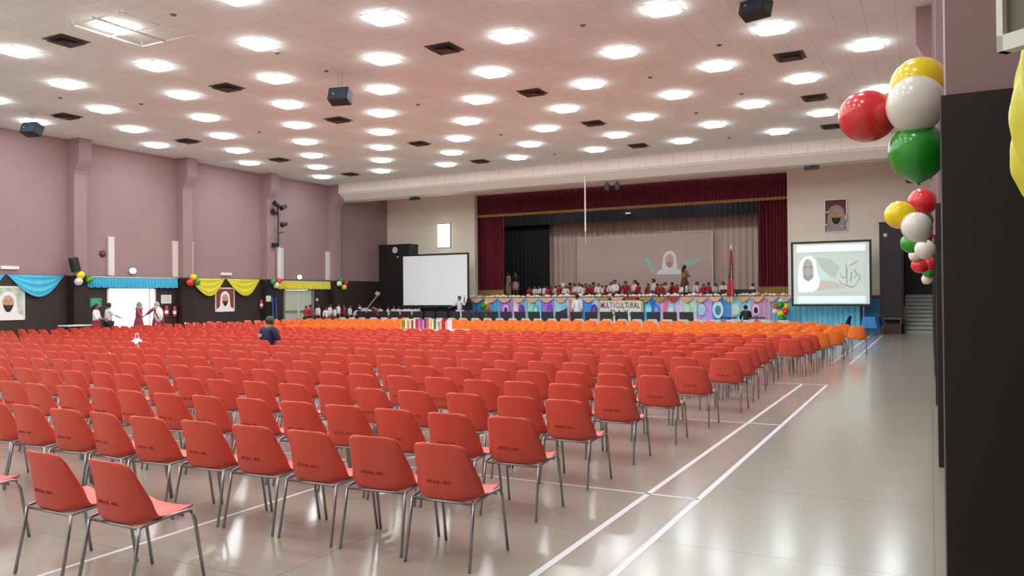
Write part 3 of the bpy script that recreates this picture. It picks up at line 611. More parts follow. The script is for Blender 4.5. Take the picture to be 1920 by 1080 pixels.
for px, lab in ((510.5, 'left blue pole leaning by the double door'), (516.5, 'right blue pole leaning by the double door')):
    y, z = atX(px, 585, XL+.5); tag(MB().tube([(.12,0,0),(0,0,1.75)], .045, 10).build('blue_pole', mat('blue pole paint', '#2a4a86', .5), loc=(XL+.5, y, 0)), lab, 'pole', 'blue poles by the double door')

# ------------------------------------------------------------------ balloons
def balloonproto(m_, nm):
    t = thing('balloon', nm, 'balloon'); r = .15
    prof = [(.008,-r*1.14),(.02,-r*1.10),(r*.40,-r*.98),(r*.72,-r*.74),(r*.93,-r*.38),(r,0),(r*.93,r*.38),(r*.74,r*.68),(r*.45,r*.9),(r*.2,r*.98),(.004,r)]
    MB().lathe(prof, n=20).build('skin', m_, t, smooth=True, sub=1); MB().lathe([(.014,-r*1.19),(.006,-r*1.12)], n=8).build('knot', m_, t); return t
BPROTO = {k: [balloonproto(m_, k), False] for k, m_ in (('red', B_R), ('yellow', B_Y), ('white', B_W), ('green', B_G))}
def balloon(c, p, lab, s=1.0, tilt=None, group='party balloons'):
    o, u = BPROTO[c]
    if u: o = dup(o, p, 0, lab, group)
    else: o.location = p; o['label'] = lab; o['group'] = group; BPROTO[c][1] = True; KIDS.setdefault(o.name, list(o.children))
    o.scale = (s, s, s); o.rotation_euler = tilt or (R.uniform(-1.2, 1.2), R.uniform(-.8, .8), 0)
bal = [('red',-.308,4.887,2.714,1.0,(.3,-1.35,0),'big red balloon hanging left of the near pilaster'),('yellow',-.047,5.02,2.885,1.04,(0,.2,0),'big yellow balloon at the top of the nearest balloon cluster'),
 ('white',-.06,4.72,2.715,1.0,(.2,0,0),'big white balloon in front of the nearest balloon cluster'),('green',-.053,4.78,2.478,1.02,(.1,0,0),'big green balloon at the bottom of the nearest balloon cluster'),
 ('red',-.071,9.6,2.69,1,None,'red balloon at the top of the second balloon cluster'),('yellow',-.277,9.215,2.53,1,(0,-1.4,0),'yellow balloon at the left of the second balloon cluster'),
 ('white',-.12,9.1,2.39,1.02,None,'large white balloon in the middle of the second balloon cluster'),('green',-.09,9.85,2.52,.9,None,'green balloon half hidden behind the second balloon cluster'),
 ('green',-.265,13.6,2.47,1.0,(0,-1,0),'green balloon at the left of the third balloon cluster'),('white',-.068,13.3,2.36,1.0,None,'white balloon in the middle of the third balloon cluster'),('red',-.09,13.75,2.6,.95,None,'red balloon at the right of the third balloon cluster'),
 ('white',-.26,18.3,2.5,.95,None,'small white balloon at the left of the fourth balloon cluster'),('red',-.2,18.4,2.28,1.1,(0,-1,0),'left red balloon low in the fourth balloon cluster'),('red',-.03,18.45,2.33,1.0,None,'right red balloon low in the fourth balloon cluster'),
 ('green',-.05,23.2,2.28,1.15,None,'green balloon low in the farthest balloon cluster on the right'),('white',-.07,23.35,2.08,1.0,None,'white balloon at the bottom of the farthest balloon cluster on the right'),
 # on the stage front and left wall
 ]
for c, x, y, z, s, tl, lab in bal: balloon(c, (x, y, z), lab, s, tl, 'balloon clusters along the right wall')
for i, (y, cs) in enumerate(((18.75, (('yellow',-.15,.12),('green',.18,-.05),('white',-.22,-.12))), (23.65, (('yellow',0,.12),('green',.18,-.08),('red',-.18,-.1))), (28.55, (('green',-.25,0),('red',.15,.03),('white',0,-.18))), (33.4, (('green',-.1,.14),('red',.25,0),('white',-.28,-.06),('yellow',.1,-.24))))):
    for c, dy, dz in cs: balloon(c, (XL+.6+R.uniform(0,.06), y+dy, 2.5+dz), '%s balloon of the %s balloon cluster from the left on the left wall' % (c, ordw(i+1)), 1.0, None, 'balloon clusters along the left wall')
x, z = atY(1465, 580, 36.9)
for c, dx, dz, s in (('white',0,.42,.95),('green',-.02,.28,1.1),('yellow',.2,.2,1),('red',-.22,.2,.95),('red',.2,-.02,1),('white',-.25,-.02,.9),('yellow',0,-.12,1.1),('green',.05,-.34,1.2)):
    balloon(c, (x+dx, 36.9-(.12 if dz < 0 else 0)-(.1 if c == 'green' else 0), .95+dz), '%s balloon %s in the bunch by the lit screen' % (c, {.42:'on top',.28:'near the top',.2:'high at the side',-.02:'halfway down at the side',-.12:'low in the middle',-.34:'at the bottom'}[dz]), s, None, 'balloon bunch on the stage front')
tag(MB().tube([(x+.05, 36.85, .5), (x+.1, 36.85, .25), (x+.08, 36.85, 0)], .01).build('balloon_ribbon', OFFW), 'thin white ribbon hanging below the balloon bunch by the lit screen', 'ribbon')
x, z = atY(912, 580, 36.9)
for c, dx, dz, s in (('green',-.1,.2,1.2),('yellow',.08,.36,.9),('green',.05,-.05,1.1),('red',.3,.05,1.0),('green',-.02,-.28,1.0),('yellow',0,-.5,.8)):
    balloon(c, (x+dx, 36.85-abs(dx), .98+dz), '%s balloon, %s in the bunch at the left end of the stage front' % (c, {.2:'upper left',.36:'topmost',-.05:'middle',.05:'right side',-.28:'lower',-.5:'lowest'}[dz]), s, None, 'balloon bunch at the left of the stage')
x, z = atY(1056, 535, 38.6); balloon('white', (x, 38.6, z), 'pale balloon held above the seated children on stage', .9, (0,0,0), 'balloon on stage')
# right wall extras: spotlight, hanging yellow cloth, framed board
x, z = atY(1720, 331, 17.9); t = thing('wall_spotlight', 'dark spotlight on a bracket high on the right wall beyond the balloons', 'spotlight', (x, 17.9, z), group='wall spotlights')
MB().lathe([(.07,-.22),(.1,-.1),(.11,.14),(.13,.24)], M=Matrix.Rotation(1.3, 3, 'Y') , n=14).build('lamp_body', BLACK, t); MB().tube([(0,0,.05),(.2,.1,.1),(XR-x,.1,.1)], .02).build('bracket', BLACKM, t)
def P(u, v):
    zt = 2.50-.50*v; wv = .02*math.sin(u*17+v*3)+.012*math.sin(u*40-v*9)
    x0 = .245 + .03*(1-math.sin(PI*min(1, v*1.1)))+ (.10*max(0, v-.75)) ; y = 3.15+.5*u
    return (x0+.1*u+wv, y-.9*u, zt-.16*u*(v))
tag(MB().grid(P, 40, 40).build('hanging_yellow_cloth', YELC, smooth=True, solid=.004), 'crumpled yellow satin cloth hanging at the far right edge', 'cloth')
x, z = atY(1884, 92, 2.6)
t = thing('white_framed_board', 'white framed grey board at the top right corner above the yellow cloth', 'picture', (x, 2.6, z), math.radians(-38)); 
MB().box(0, .5, 0, .02, 0, .6).build('board', mat('grey green board', '#6d6a5a', .5), t); MB().box(-.01, .008, -.02, .02, -.01, .6).box(-.01, .5, -.02, .02, -.01, .035).box(-.01, .5, -.02, .02, .56, .61).build('frame', WHITE, t)
MB().prism([(a+.2, -.004, b+.2) for a, b in ell(0, 0, .11, .15)], (0, -.003, 0)).build('dark_oval', mat('dark printed oval', '#3a3a3a', .6), t)

# ------------------------------------------------------------------ chairs
def shellmesh():
    prof = [(.215,.415,.17),(.212,.43,.197),(.19,.445,.216),(.12,.438,.226),(.03,.422,.234),(-.07,.410,.243),(-.140,.404,.250),(-.180,.414,.252),(-.202,.445,.249),(-.214,.50,.240),(-.225,.57,.228),(-.236,.65,.214),(-.246,.72,.203),(-.252,.752,.192),(-.255,.771,.176),(-.256,.782,.148)]
    n = len(prof)-1; nu = 18
    def P(u, v):
        i = v*n; k = min(int(i), n-1); f = i-k; y, z, hw = [prof[k][j]*(1-f)+prof[k+1][j]*f for j in range(3)]
        s = 2*u-1; x = s*hw; back = max(0, min(1, (v*n-6)/3)); seat = 1-back
        bump = math.cos(min(1, abs(v*n-7.4)/(6.2 if v*n > 7.4 else 5.2))*PI/2)**2; e4 = s*s*s*s
        y += back*.03*s*s + bump*.085*e4; z += bump*.055*e4 + (max(0, 1-v*n/4))*.02*abs(s)**5 - seat*.010*(1-s*s)
        if v*n < 1.5: z += 0
        if abs(s) > .8 and v*n > n-1: z -= .012*(abs(s)-.8)/.2
        return (x, y, z)
    return MB().grid(P, nu, n)
def framebars():
    q = MB(); r = .0105
    for s in (-1, 1):
        q.tube([(s*.232,-.19,.405),(s*.234,-.17,.412),(s*.238,.0,.43),(s*.24,.13,.435),(s*.24,.165,.42)], r, 7)
    q.tube([(-.232,-.19,.403),(.232,-.19,.403)], r*.9, 7); q.tube([(-.238,.10,.412),(.238,.10,.412)], r*.9, 7)
    return q
def legm(sx, back):
    r = .0105
    pts = [(sx*.232,-.19,.408),(sx*.236,-.215,.25),(sx*.242,-.262,0)] if back else [(sx*.24,.16,.425),(sx*.241,.185,.36),(sx*.246,.245,0)]
    return MB().tube(pts, r, 7)
def chairproto(m_, nm):
    t = thing('shell_chair', 'x', 'chair')
    shellmesh().build('seat_shell', m_, t, smooth=True, solid=.007)
    framebars().build('frame', STEEL, t, smooth=True)
    for sx in (-1, 1):
        for bk in (True, False): legm(sx, bk).build('leg', STEEL, t, smooth=True)
    return t
redc = chairproto(REDP, 'red')
mk = MB()
for i in range(7):
    if i == 4: continue
    x = -.095+.026*i; z = .535+R.uniform(-.002, .002); y = -.2240+.028*(x/.235)**2
    mk.box(x, x+.006, y-.0015, y+.004, z-.008, z+.009)
    mk.box(x, x+.016, y-.0015, y+.004, z+R.choice((-.008, .0, .007))-.001, z+.003)
    mk.box(x-.012, x+.03, y-.001, y+.004, .524, .527)
mkme = mk.build('stencil_mark', SEAM); mkme.parent = redc
def joined(m_, name):
    q = shellmesh(); me = bpy.data.meshes.new(name)
    b = bmesh.new(); o = q.build(name, m_, smooth=True, solid=.007)
    fr = framebars()
    for sx in (-1, 1):
        for bk in (True, False): tt = legm(sx, bk); fr.add(tt.v, tt.f)
    n = len(o.data.polygons); vs = [tuple(v.co) for v in o.data.vertices]; fs = [tuple(p.vertices) for p in o.data.polygons]
    bpy.data.objects.remove(o)
    allm = MB(); allm.add(vs, fs)
    # give the shell its thickness by hand: an inner copy pushed in
    allm.add([(x, y+.004, z+.006) for x, y, z in vs], fs)
    ns = len(allm.f); allm.add(fr.v, fr.f)
    o = allm.build(name, m_, smooth=True); o.data.materials.append(STEEL)
    for i, p in enumerate(o.data.polygons):
        if i >= ns: p.material_index = 1
    return o
ROWS = [4.28,5.43,6.58,7.76,8.98,10.28,11.7,13.05,14.3,15.3,16.3,17.3,18.25,19.25]
OROWS = [20.4,21.6,22.8,24.4,25.9,27.5]
REDGE = [-2.81,-2.93,-2.93,-2.93,-2.84,-2.78,-2.70,-2.76,-2.88,-2.92,-2.98,-2.6,-2.5,-2.5]
OEDGE = [-2.36,-2.26,-2.3,-1.9,-2.4,-3.5]
KEEP = (-17.95, 18.25)      # the seated man's place
red, orange = [], []
def visible(p, mg=45):
    q = px_of((p[0], p[1], .6)); return q and -mg < q[0] < 1960 and q[1] < 1180
for ri, (y, xe) in enumerate(zip(ROWS, REDGE)):
    off = R.uniform(-.03, .03)
    for k in range(44):
        x = xe-.547*k + (off if k else 0)
        if x < -25.9: break
        p = (x+R.uniform(-.025, .025), y+R.uniform(-.045, .045)+.02*math.sin(x*.9+y), R.gauss(0, .035), ri, k)
        if ri < 5: p = (p[0], y+(p[1]-y)*.6, p[2], ri, k)
        if visible((p[0], p[1])): red.append(p)
for x in (-4.25, -4.87, -6.05): red.append((x, 2.99, -.03 if x > -5 else .02, -1, {-4.25: 0, -4.87: 1, -6.05: 2}[x]))
for ri, (y, xe) in enumerate(zip(OROWS, OEDGE)):
    for k in range(44):
        x = xe-.547*k
        if x < -25.9: break
        if abs(y-20.4) < .1 and -14.6 < x < -11.9: continue
        p = (x+R.uniform(-.03, .03), y+R.uniform(-.05, .05), R.gauss(0, .04), ri, k)
        (orange if (x > -20.5 or ri > 2) else red).append(p if (x > -20.5 or ri > 2) else (p[0], p[1], p[2], 14+ri, k))
red.sort(key=lambda p: p[0]**2+p[1]**2)
near, far = red[:300], red[300:]
def clab(p, colr):
    ri, k = p[3], p[4]
    if ri == -1: return ('red plastic chair in the sparse front row, nearer the middle of the photo', 'red plastic chair in the sparse front row, just left of its neighbour', 'red plastic chair cut off at the left edge of the sparse front row')[k]
    if colr == 'red': return 'red plastic chair, %s from the aisle in the %s row from the camera' % (ordw(k+1), ordw(ri+2))
    return 'orange plastic chair, %s from the right in the %s row from the stage' % (ordw(k+1), ordw(6-ri))
KIDS[redc.name] = list(redc.children)
for i, p in enumerate(near):
    loc = (p[0], p[1]+.25, 0)
    if i == 0: o = redc; o.location = loc; o.rotation_euler = (0, 0, p[2]); o['label'] = clab(p, 'red')
    else: o = dup(redc, loc, p[2], clab(p, 'red'))
    o['group'] = 'red plastic chairs in rows'
    if i >= 90:
        for c in list(o.children) if i == 0 else []: pass
# remaining far red chairs as one object
jr = joined(REDP, 'far_red_chair'); base = [tuple(v.co) for v in jr.data.vertices]; bf = [tuple(p.vertices) for p in jr.data.polygons]; bm_ = [p.material_index for p in jr.data.polygons]
bpy.data.objects.remove(jr)
q = MB(); mi = []
for p in far:
    M = Matrix.Translation((p[0], p[1]+.25, 0)) @ Matrix.Rotation(p[2], 4, 'Z'); q.add([M @ Vector(v) for v in base], bf); mi += bm_
me = bpy.data.meshes.new('distant_red_chairs'); me.from_pydata(q.v, [], q.f); me.materials.append(REDP); me.materials.append(STEEL)
me.polygons.foreach_set('material_index', mi); me.polygons.foreach_set('use_smooth', [True]*len(mi)); me.update()
o = bpy.data.objects.new('distant_red_chairs', me); COL.objects.link(o); tag(o, 'distant rows of red plastic chairs in front of the orange rows', 'chairs', kind='stuff')
oc = joined(ORGP, 'orange_shell_chair'); tag(oc, 'x', 'chair', 'orange plastic chairs in rows')
for i, p in enumerate(orange):
    o = oc if i == 0 else oc.copy()
    if i: COL.objects.link(o)
    o.location = (p[0], p[1]+.25, 0); o.rotation_euler = (0, 0, p[2]); o['label'] = clab(p, 'orange')
gc = joined(GRYP, 'grey_shell_chair'); tag(gc, 'x', 'chair', 'pale grey chairs in front of the orange rows')
for k in range(34):
    o = gc if k == 0 else gc.copy()
    if k: COL.objects.link(o)
    o.location = (-4.6-.6*k, 29.5+R.uniform(-.05, .05), 0); o.rotation_euler = (0, 0, R.gauss(0, .04)); o['label'] = 'pale grey plastic chair beyond the orange rows, %s from the right' % ordw(k+1)
# black padded chairs
bc = thing('padded_chair', 'x', 'chair', group='black padded chairs before the stage')
BLF = mat('black vinyl', '#25282e', .5)
MB().cbox((0,-.24,.77), .60, .06, .44, Matrix.Rotation(.12, 3, 'X')).build('backrest', BLF, bc, bevel=.03); MB().box(-.28,.28,-.24,.26,.40,.48).build('seat', BLF, bc, bevel=.03)
for sx in (-.25, .25):
    MB().tube([(sx,-.2,.42),(sx,-.27,0)], .013).build('leg', STEEL, bc); MB().tube([(sx,.2,.42),(sx,.22,0)], .013).build('leg', STEEL, bc)
    MB().tube([(sx,-.2,.42),(sx,-.235,.62)], .013).build('back_upright', STEEL, bc)
KIDS[bc.name] = list(bc.children)
xr = atY(1287, 592, 33.0)[0]; nb = 25
for k in range(nb):
    x = xr-.715*k; lab = 'black padded chair in the line before the stage, %s from the right' % ordw(k+1)
    if k == 0: bc.location = (x, 33.24, 0); bc['label'] = lab
    else: dup(bc, (x, 33.24+R.uniform(-.03,.03), 0), R.gauss(0, .03), lab)

# ------------------------------------------------------------------ people
def skinned(verts, edges, rad, sub=1):
    me = bpy.data.meshes.new('skel'); me.from_pydata(verts, edges, []); o = bpy.data.objects.new('skel', me); COL.objects.link(o)
    md = o.modifiers.new('skin', 'SKIN'); sv = me.skin_vertices[0].data
    for i, r in enumerate(rad): sv[i].radius = (r, r) if not isinstance(r, tuple) else r; sv[i].use_root = (i == 0)
    s = o.modifiers.new('sub', 'SUBSURF'); s.levels = sub; s.render_levels = sub
    bpy.context.view_layer.update(); dg = bpy.context.evaluated_depsgraph_get()
    nm = bpy.data.meshes.new_from_object(o.evaluated_get(dg)); bpy.data.objects.remove(o)
    q = MB(); q.add([tuple(v.co) for v in nm.vertices], [tuple(p.vertices) for p in nm.polygons]); return q
def person(label, pose='stand', shirt='#e8e8ea', lower='#20222a', hair='short', skirt=False, H=1.7, arms='down', loc=(0,0,0), rz=0, group=None, haircol=HAIR, skin=SKIN, long_dress=None, headturn=0):
    """facing +y; built at height 1 and scaled by H"""
    if pose == 'sit':      # cross-legged / on the floor, hips at z .06
        J = dict(pel=(0,0,.09), waist=(0,.0,.17), chest=(0,.01,.29), nb=(0,.0,.385), neck=(0,.01,.415), head=(0,.025,.47), top=(0,.02,.525))
        hip = .06; kn = (.17,.16,.10); an = (.03,.20,.04); toe = (-.03,.17,.03)
    elif pose == 'chair':
        J = dict(pel=(0,-.02,.325), waist=(0,-.03,.395), chest=(0,-.02,.515), nb=(0,-.02,.61), neck=(0,-.01,.635), head=(0,.01,.695), top=(0,.005,.75))
        hip = .06; kn = (.07,.22,.305); an = (.07,.20,.05); toe = (.07,.28,.02)
    elif pose == 'bend':
        J = dict(pel=(0,-.08,.50), waist=(0,-.02,.58), chest=(0,.10,.66), nb=(0,.18,.71), neck=(0,.205,.725), head=(0,.26,.745), top=(0,.31,.77))
        hip = .06; kn = (.06,-.0,.28); an = (.06,-.05,.05); toe = (.06,.03,.02)
    else:
        J = dict(pel=(0,0,.52), waist=(0,.0,.60), chest=(0,.01,.72), nb=(0,0,.815), neck=(0,.005,.845), head=(0,.02,.90), top=(0,.015,.955))
        hip = .055; kn = (.06,.015,.28); an = (.06,-.01,.05); toe = (.065,.07,.02)
    V = [J[k] for k in ('pel','waist','chest','nb','neck','head','top')]; rr = [.072,.062,.078,.045,.03,.05,.045]
    E = [(i, i+1) for i in range(6)]; cz, cy = J['chest'][2], J['chest'][1]; sy, szz = J['nb'][1], J['nb'][2]-.025
    ar = {'down': ((.125,-.01,-.17),(.135,.03,-.31)), 'front': ((.13,.04,-.15),(.07,.17,-.16)), 'up': ((.19,.0,-.05),(.21,.02,.12)), 'out': ((.19,.04,-.09),(.27,.12,-.15)), 'lap': ((.13,.03,-.15),(.06,.14,-.22))}
    H_ = []
    for s in (-1, 1):
        am = arms if not isinstance(arms, tuple) else arms[0 if s < 0 else 1]
        e, w = ar[am]; b = len(V)
        V += [(s*.10, sy, szz), (s*e[0], sy+e[1], szz+e[2]), (s*w[0], sy+w[1], szz+w[2])]; rr += [.038,.026,.017]
        E += [(3, b), (b, b+1), (b+1, b+2)]
        el, wr = Vector(V[b+1]), Vector(V[b+2]); d = (wr-el).normalized(); V.append(tuple(wr+d*.035)); rr.append(.019); E.append((b+2, b+3)); H_.append((wr, d, s))
    for s in (-1, 1):
        b = len(V); P0 = J['pel']
        V += [(s*hip, P0[1], P0[2]-.02), (s*kn[0], kn[1], kn[2]), (s*an[0], an[1], an[2]), (s*toe[0], toe[1], toe[2])]; rr += [.055,.036,.022,.018]
        E += [(0, b), (b, b+1), (b+1, b+2), (b+2, b+3)]
    body = skinned(V, E, rr, 1)
    for wr, d, s in H_:                                    # five separate fingers and a thumb from the side of the palm
        a = d.cross(Vector((0,1,0))); a = a.normalized() if a.length > .1 else Vector((1,0,0)); c = d.cross(a)
        for k in range(4):
            p0 = wr+d*.045+a*(.008*(k-1.5)); L = (.034,.04,.038,.03)[k]
            body.tube([p0, p0+d*L*.5+c*.003, p0+d*L+c*.01], [.0045,.004,.003], 5)
        p0 = wr+d*.02+a*.014*s; body.tube([p0, p0+a*.018*s+d*.012, p0+a*.022*s+d*.03], [.005,.0045,.0035], 5)
    h = Vector(J['head']); fwd = Vector((0, 1, 0))
    body.tube([h+Vector((0,.047,.004)), h+Vector((0,.058,-.008)), h+Vector((0,.046,-.012))], [.004,.008,.005], 6)   # nose
    for s in (-1, 1): body.ball(h+Vector((s*.051,0,-.002)), .006, .012, .016, 6, 5)
    t = thing('person', label, 'person', loc, rz, group); t.scale = (H, H, H)
    body.build('body', skin, t, smooth=True)
    for s in (-1, 1): MB().ball(h+Vector((s*.019,.046,.008)), .007, .005, .005, 7, 5).build('eye', mat('dark eye', '#1b1412', .3), t)
    MB().tube([h+Vector((-.016,.047,-.026)), h+Vector((0,.051,-.028)), h+Vector((.016,.047,-.026))], .004, 5).build('mouth', mat('lip tone', '#8a4a40', .5), t)
    # shirt: torso and sleeves a little larger than the body
    vs = [V[0], V[1], V[2], V[3]]; rs = [.080,.074,.090,.050]; es = [(0,1),(1,2),(2,3)]
    for s_ in (0, 1):
        b = 7+4*s_; n = len(vs); vs += [V[b], V[b+1], tuple(Vector(V[b+1]).lerp(Vector(V[b+2]), .35 if s_ == 0 or True else 1))]; rs += [.047,.036,.030]; es += [(3,n),(n,n+1),(n+1,n+2)]
    skinned(vs, es, rs, 1).build('shirt', mat('shirt '+shirt, shirt, .8), t, smooth=True)
    lm = mat('lower wear '+lower, lower, .8)
    if long_dress or skirt:
        z1 = J['waist'][2]; z0 = .03 if long_dress else max(.02, z1-.32)
        if pose == 'stand' or pose == 'bend':
            MB().lathe([(.14,z0),(.125,(z0+z1)/2),(.10,z1-.1),(.08,z1)], c=(0,J['pel'][1],0), n=18).build('skirt', lm, t, smooth=True)
        else: skinned([V[0],V[15],V[16],V[19],V[20]], [(0,1),(1,2),(0,3),(3,4)], [.085,.075,.06,.075,.06], 1).build('skirt', lm, t, smooth=True)
    else:
        vs = [V[0]]; rs = [.082]; es = []
        for b in (15, 19):
            n = len(vs); vs += [V[b], V[b+1], V[b+2]]; rs += [.064,.045,.034]; es += [(0,n),(n,n+1),(n+1,n+2)]
        skinned(vs, es, rs, 1).build('trousers', lm, t, smooth=True)
    for b in (17, 21):
        p = Vector(V[b]); q_ = Vector(V[b+1]); MB().tube([p+Vector((0,-.01,-.015)), p.lerp(q_, .5), q_], [.026,.026,.018], 8).build('shoe', mat('black shoe', '#151515', .5), t, smooth=True)
    up = Vector((0,0,1))
    hq = MB(); hc = h+Vector((0,-.008,.018)); hq.ball(hc, .056, .058, .058, 14, 9)
    hq.v = [(v[0], v[1] if not (v[1] > h.y+.03 and v[2] < h.z+.03) else h.y+.012, v[2] if v[2] > h.z-.03 else h.z-.03+.3*(v[2]-h.z+.03)) for v in hq.v]
    if hair == 'long': hq.tube([h+Vector((0,-.03,.03)), h+Vector((0,-.055,-.03)), h+Vector((0,-.06,-.12)), h+Vector((0,-.055,-.2))], [.045,.05,.05,.02], 10)
    if hair == 'tail': hq.tube([h+Vector((0,-.055,.02)), h+Vector((0,-.085,.0)), h+Vector((0,-.08,-.09))], [.014,.024,.008], 8)
    if hair == 'scarf': hq.ball(h+Vector((0,-.01,0)), .062, .06, .07, 12, 8); hq.tube([h+Vector((0,-.01,-.03)), h+Vector((0,-.01,-.11))], [.06,.10], 12)
    hq.build('hair' if hair != 'scarf' else 'headscarf', haircol, t, smooth=True)
    return t
MAR = '#a81f33'; WH = '#e4dde0'; DK = '#23222a'
GS = 'children seated along the stage edge'
PR = {}
def PK(name, **kw):
    PR[name] = [kw, None]
def place(name, lab, loc, rz, H, group=None, wf=1):
    kw, pr = PR[name]
    if pr is None:
        PR[name][1] = person(lab, loc=loc, rz=rz, H=H, group=group, **kw)
        KIDS.setdefault(PR[name][1].name, list(PR[name][1].children)); return PR[name][1]
    o = dup(pr, loc, rz, lab, group, scale=(H*wf, H*wf, H)); 
    if not group and 'group' in o: del o['group']
    return o
PK('sitR', pose='sit', shirt=MAR, lower=DK, arms='lap'); PK('sitRl', pose='sit', shirt=MAR, lower=DK, arms='lap', hair='tail')
PK('sitW', pose='sit', shirt=WH, lower='#4a1f28', arms='lap'); PK('sitWl', pose='sit', shirt=WH, lower='#4a1f28', arms='lap', hair='long')
PK('stW', pose='stand', shirt=WH, lower=DK); PK('stWl', pose='stand', shirt=WH, lower='#7a1f30', hair='tail', skirt=True); PK('stR', pose='stand', shirt=MAR, lower=DK, arms='front')
PK('benW', pose='bend', shirt=WH, lower='#c9c2c4', arms='front')
kids = [(993,'sitR',541),(1003,'sitWl',538),(1012,'sitW',537),(1020,'sitW',536),(1027,'sitRl',539),(1034,'sitR',540),(1043,'sitW',537),(1049,'sitR',536),(1061,'sitWl',537),(1069,'sitR',532),(1077,'sitW',533),(1086,'sitWl',532),(1092,'sitW',535),(1098,'sitR',533),(1106,'sitRl',535),(1112,'sitR',531),(1122,'sitW',533),(1129,'sitW',537),(1136,'sitR',536),(1146,'sitWl',531),(1153,'sitW',527),(1160,'sitRl',534),(1173,'sitR',529),(1191,'sitWl',527),(1197,'sitR',532),(1216,'sitR',533),(1226,'sitW',525),(1232,'sitR',533),(1240,'sitRl',534),(1247,'sitWl',531),(1261,'sitR',531),(1269,'sitRl',535),(1278,'sitW',534),(1288,'sitWl',531),(1307,'sitWl',530),(1319,'sitRl',534),(1328,'sitR',531),(1342,'sitW',533),(1356,'sitWl',530),(1412,'sitW',535)]
for i, (px, nm, py) in enumerate(kids):
    Y = 38.0+.5*((i*3) % 4)+R.uniform(0, .08); x, z = atY(px, py, Y); Hh = max(1.1, min(1.75, (z-SZ)/.505))
    place(nm, 'child in %s seated on the stage, %s from the left' % ('red top' if 'R' in nm else 'white top', ordw(i+1)), (x, Y, SZ), R.uniform(2.2, 4.1) if i % 3 else R.uniform(.6, 1.6)*R.choice((-1, 1)), Hh, GS, 1.15)
# standing figures on the stage
x, z = atY(1283, 498, 40.0); person('woman with very long black hair standing on stage before the portrait', shirt='#9a7a5c', lower='#7a3a3c', hair='long', long_dress=True, H=(z-SZ)/.955, arms='front', loc=(x, 40.0, SZ), rz=-.6)
x, z = atY(953, 512, 40.8); person('person in cream tunic standing at the left of the stage', shirt='#b8ad92', lower='#a9a390', long_dress=True, H=(z-SZ)/.955, loc=(x, 40.8, SZ), rz=2.6)
x, z = atY(966, 511, 40.8); person('person in dark top and pink skirt standing at the left of the stage', shirt='#2a2630', lower='#b48f8e', skirt=True, hair='long', H=(z-SZ)/.955, loc=(x, 40.8, SZ), rz=3.6)
# people on the hall floor near the stage
def floorp(px, py, Y, lab, **kw):
    x, z = atY(px, py, Y); Hh = min(1.85, z/(.955)) ; return person(lab, loc=(x, Y, 0), H=Hh, **kw)
floorp(862, 556, 35.8, 'man in white shirt raising one arm in front of the blank screen', shirt='#e6e6e6', lower='#dcd8d4', arms=('up','out'), rz=2.9)
floorp(879, 559, 36.0, 'person all in black beside the right edge of the blank screen', shirt='#15151a', lower='#15151a', hair='scarf', long_dress=True, rz=2.8)
floorp(1048, 571, 35.4, 'woman in black top and olive skirt leaning by the stage front', shirt='#17171c', lower='#7f7a4a', hair='long', skirt=True, pose='bend', arms='front', rz=-1.2)
floorp(1082, 553, 35.6, 'man in long white shirt standing with his back turned before the stage', shirt='#dfeaf0', lower='#d5dde2', arms='down', rz=.1, long_dress=True)
x, z = atY(1398, 576, 33.4); person('person in dark clothes seated among chairs near the flagpole', pose='chair', shirt='#1a222c', lower='#15181f', arms='front', H=1.65, loc=(x, 33.4, 0), rz=.5)
# children group near the double door and blank screen
grp = [(574,'stR',576,35.2),(582,'stR',574,35.0),(596,'stW',573,35.6),(612,'stW',578,34.8),(619,'stWl',572,35.6),(627,'stW',577,34.9),(634,'stW',570,35.3),(646,'stR',573,34.9),(656,'stW',574,35.4),(664,'benW',581,34.6),(675,'stWl',571,36.2),(684,'benW',583,34.3),(695,'benW',583,36.1),(705,'stR',576,35.1),(713,'stW',571,35.6),(727,'stWl',573,35.2),(738,'stW',579,35.6),(748,'stWl',574,35.7),(758,'stW',571,35.2),(765,'stW',570,35.6),(772,'stWl',572,35.2),(780,'stW',576,35.5),(785,'stW',570,35.8)]
for i, (px, nm, py, Y) in enumerate(grp):
    x, z = atY(px, py, Y)
    Y += .3*((i*2) % 3-1)
    x, z = atY(px, py, Y)
    if x < -27.4: Y *= 27.4/-x; x, z = atY(px, py, Y); Hh = max(1.05, min(1.6, z/(.955 if nm != 'benW' else .79)))
    place(nm, 'child in %s in the crowd before the dark wall, %s from the left' % ('red' if nm == 'stR' else ('white bending forward' if nm == 'benW' else 'white'), ordw(i+1)), (x, Y, 0), R.uniform(-2.6, 2.6), Hh+.05, 'children standing left of the stage', 1.08)
# people near the bright doorway
def doorp(px, py, Y, lab, **kw):
    x, z = atY(px, py, Y); return person(lab, loc=(x, Y, 0), H=min(1.85, z/.955), **kw)
doorp(180, 571, 18.3, 'girl with long black hair in white top and maroon skirt left of the bright doorway', shirt='#e8e8ec', lower='#8d1c30', hair='long', skirt=True, arms='front', rz=-.9)
doorp(204, 569, 18.9, 'person in white shirt seen from behind in front of the bright doorway', shirt='#dfe5ea', lower='#23262e', arms=('down','out'), rz=-.2)
doorp(260, 567, 20.0, 'person in maroon dress standing against the bright doorway', shirt='#9a3a58', lower='#8c3350', long_dress=True, hair='scarf', haircol=mat('grey headscarf', '#8f8a8a', .8), arms=('down','out'), rz=-.8)
p_ = doorp(294, 567, 20.7, 'person in pink and maroon with a white bag right of the bright doorway', shirt='#a04a62', lower='#8c3350', long_dress=True, hair='scarf', haircol=mat('beige headscarf', '#b59f94', .8), arms=('out','down'), rz=.9)
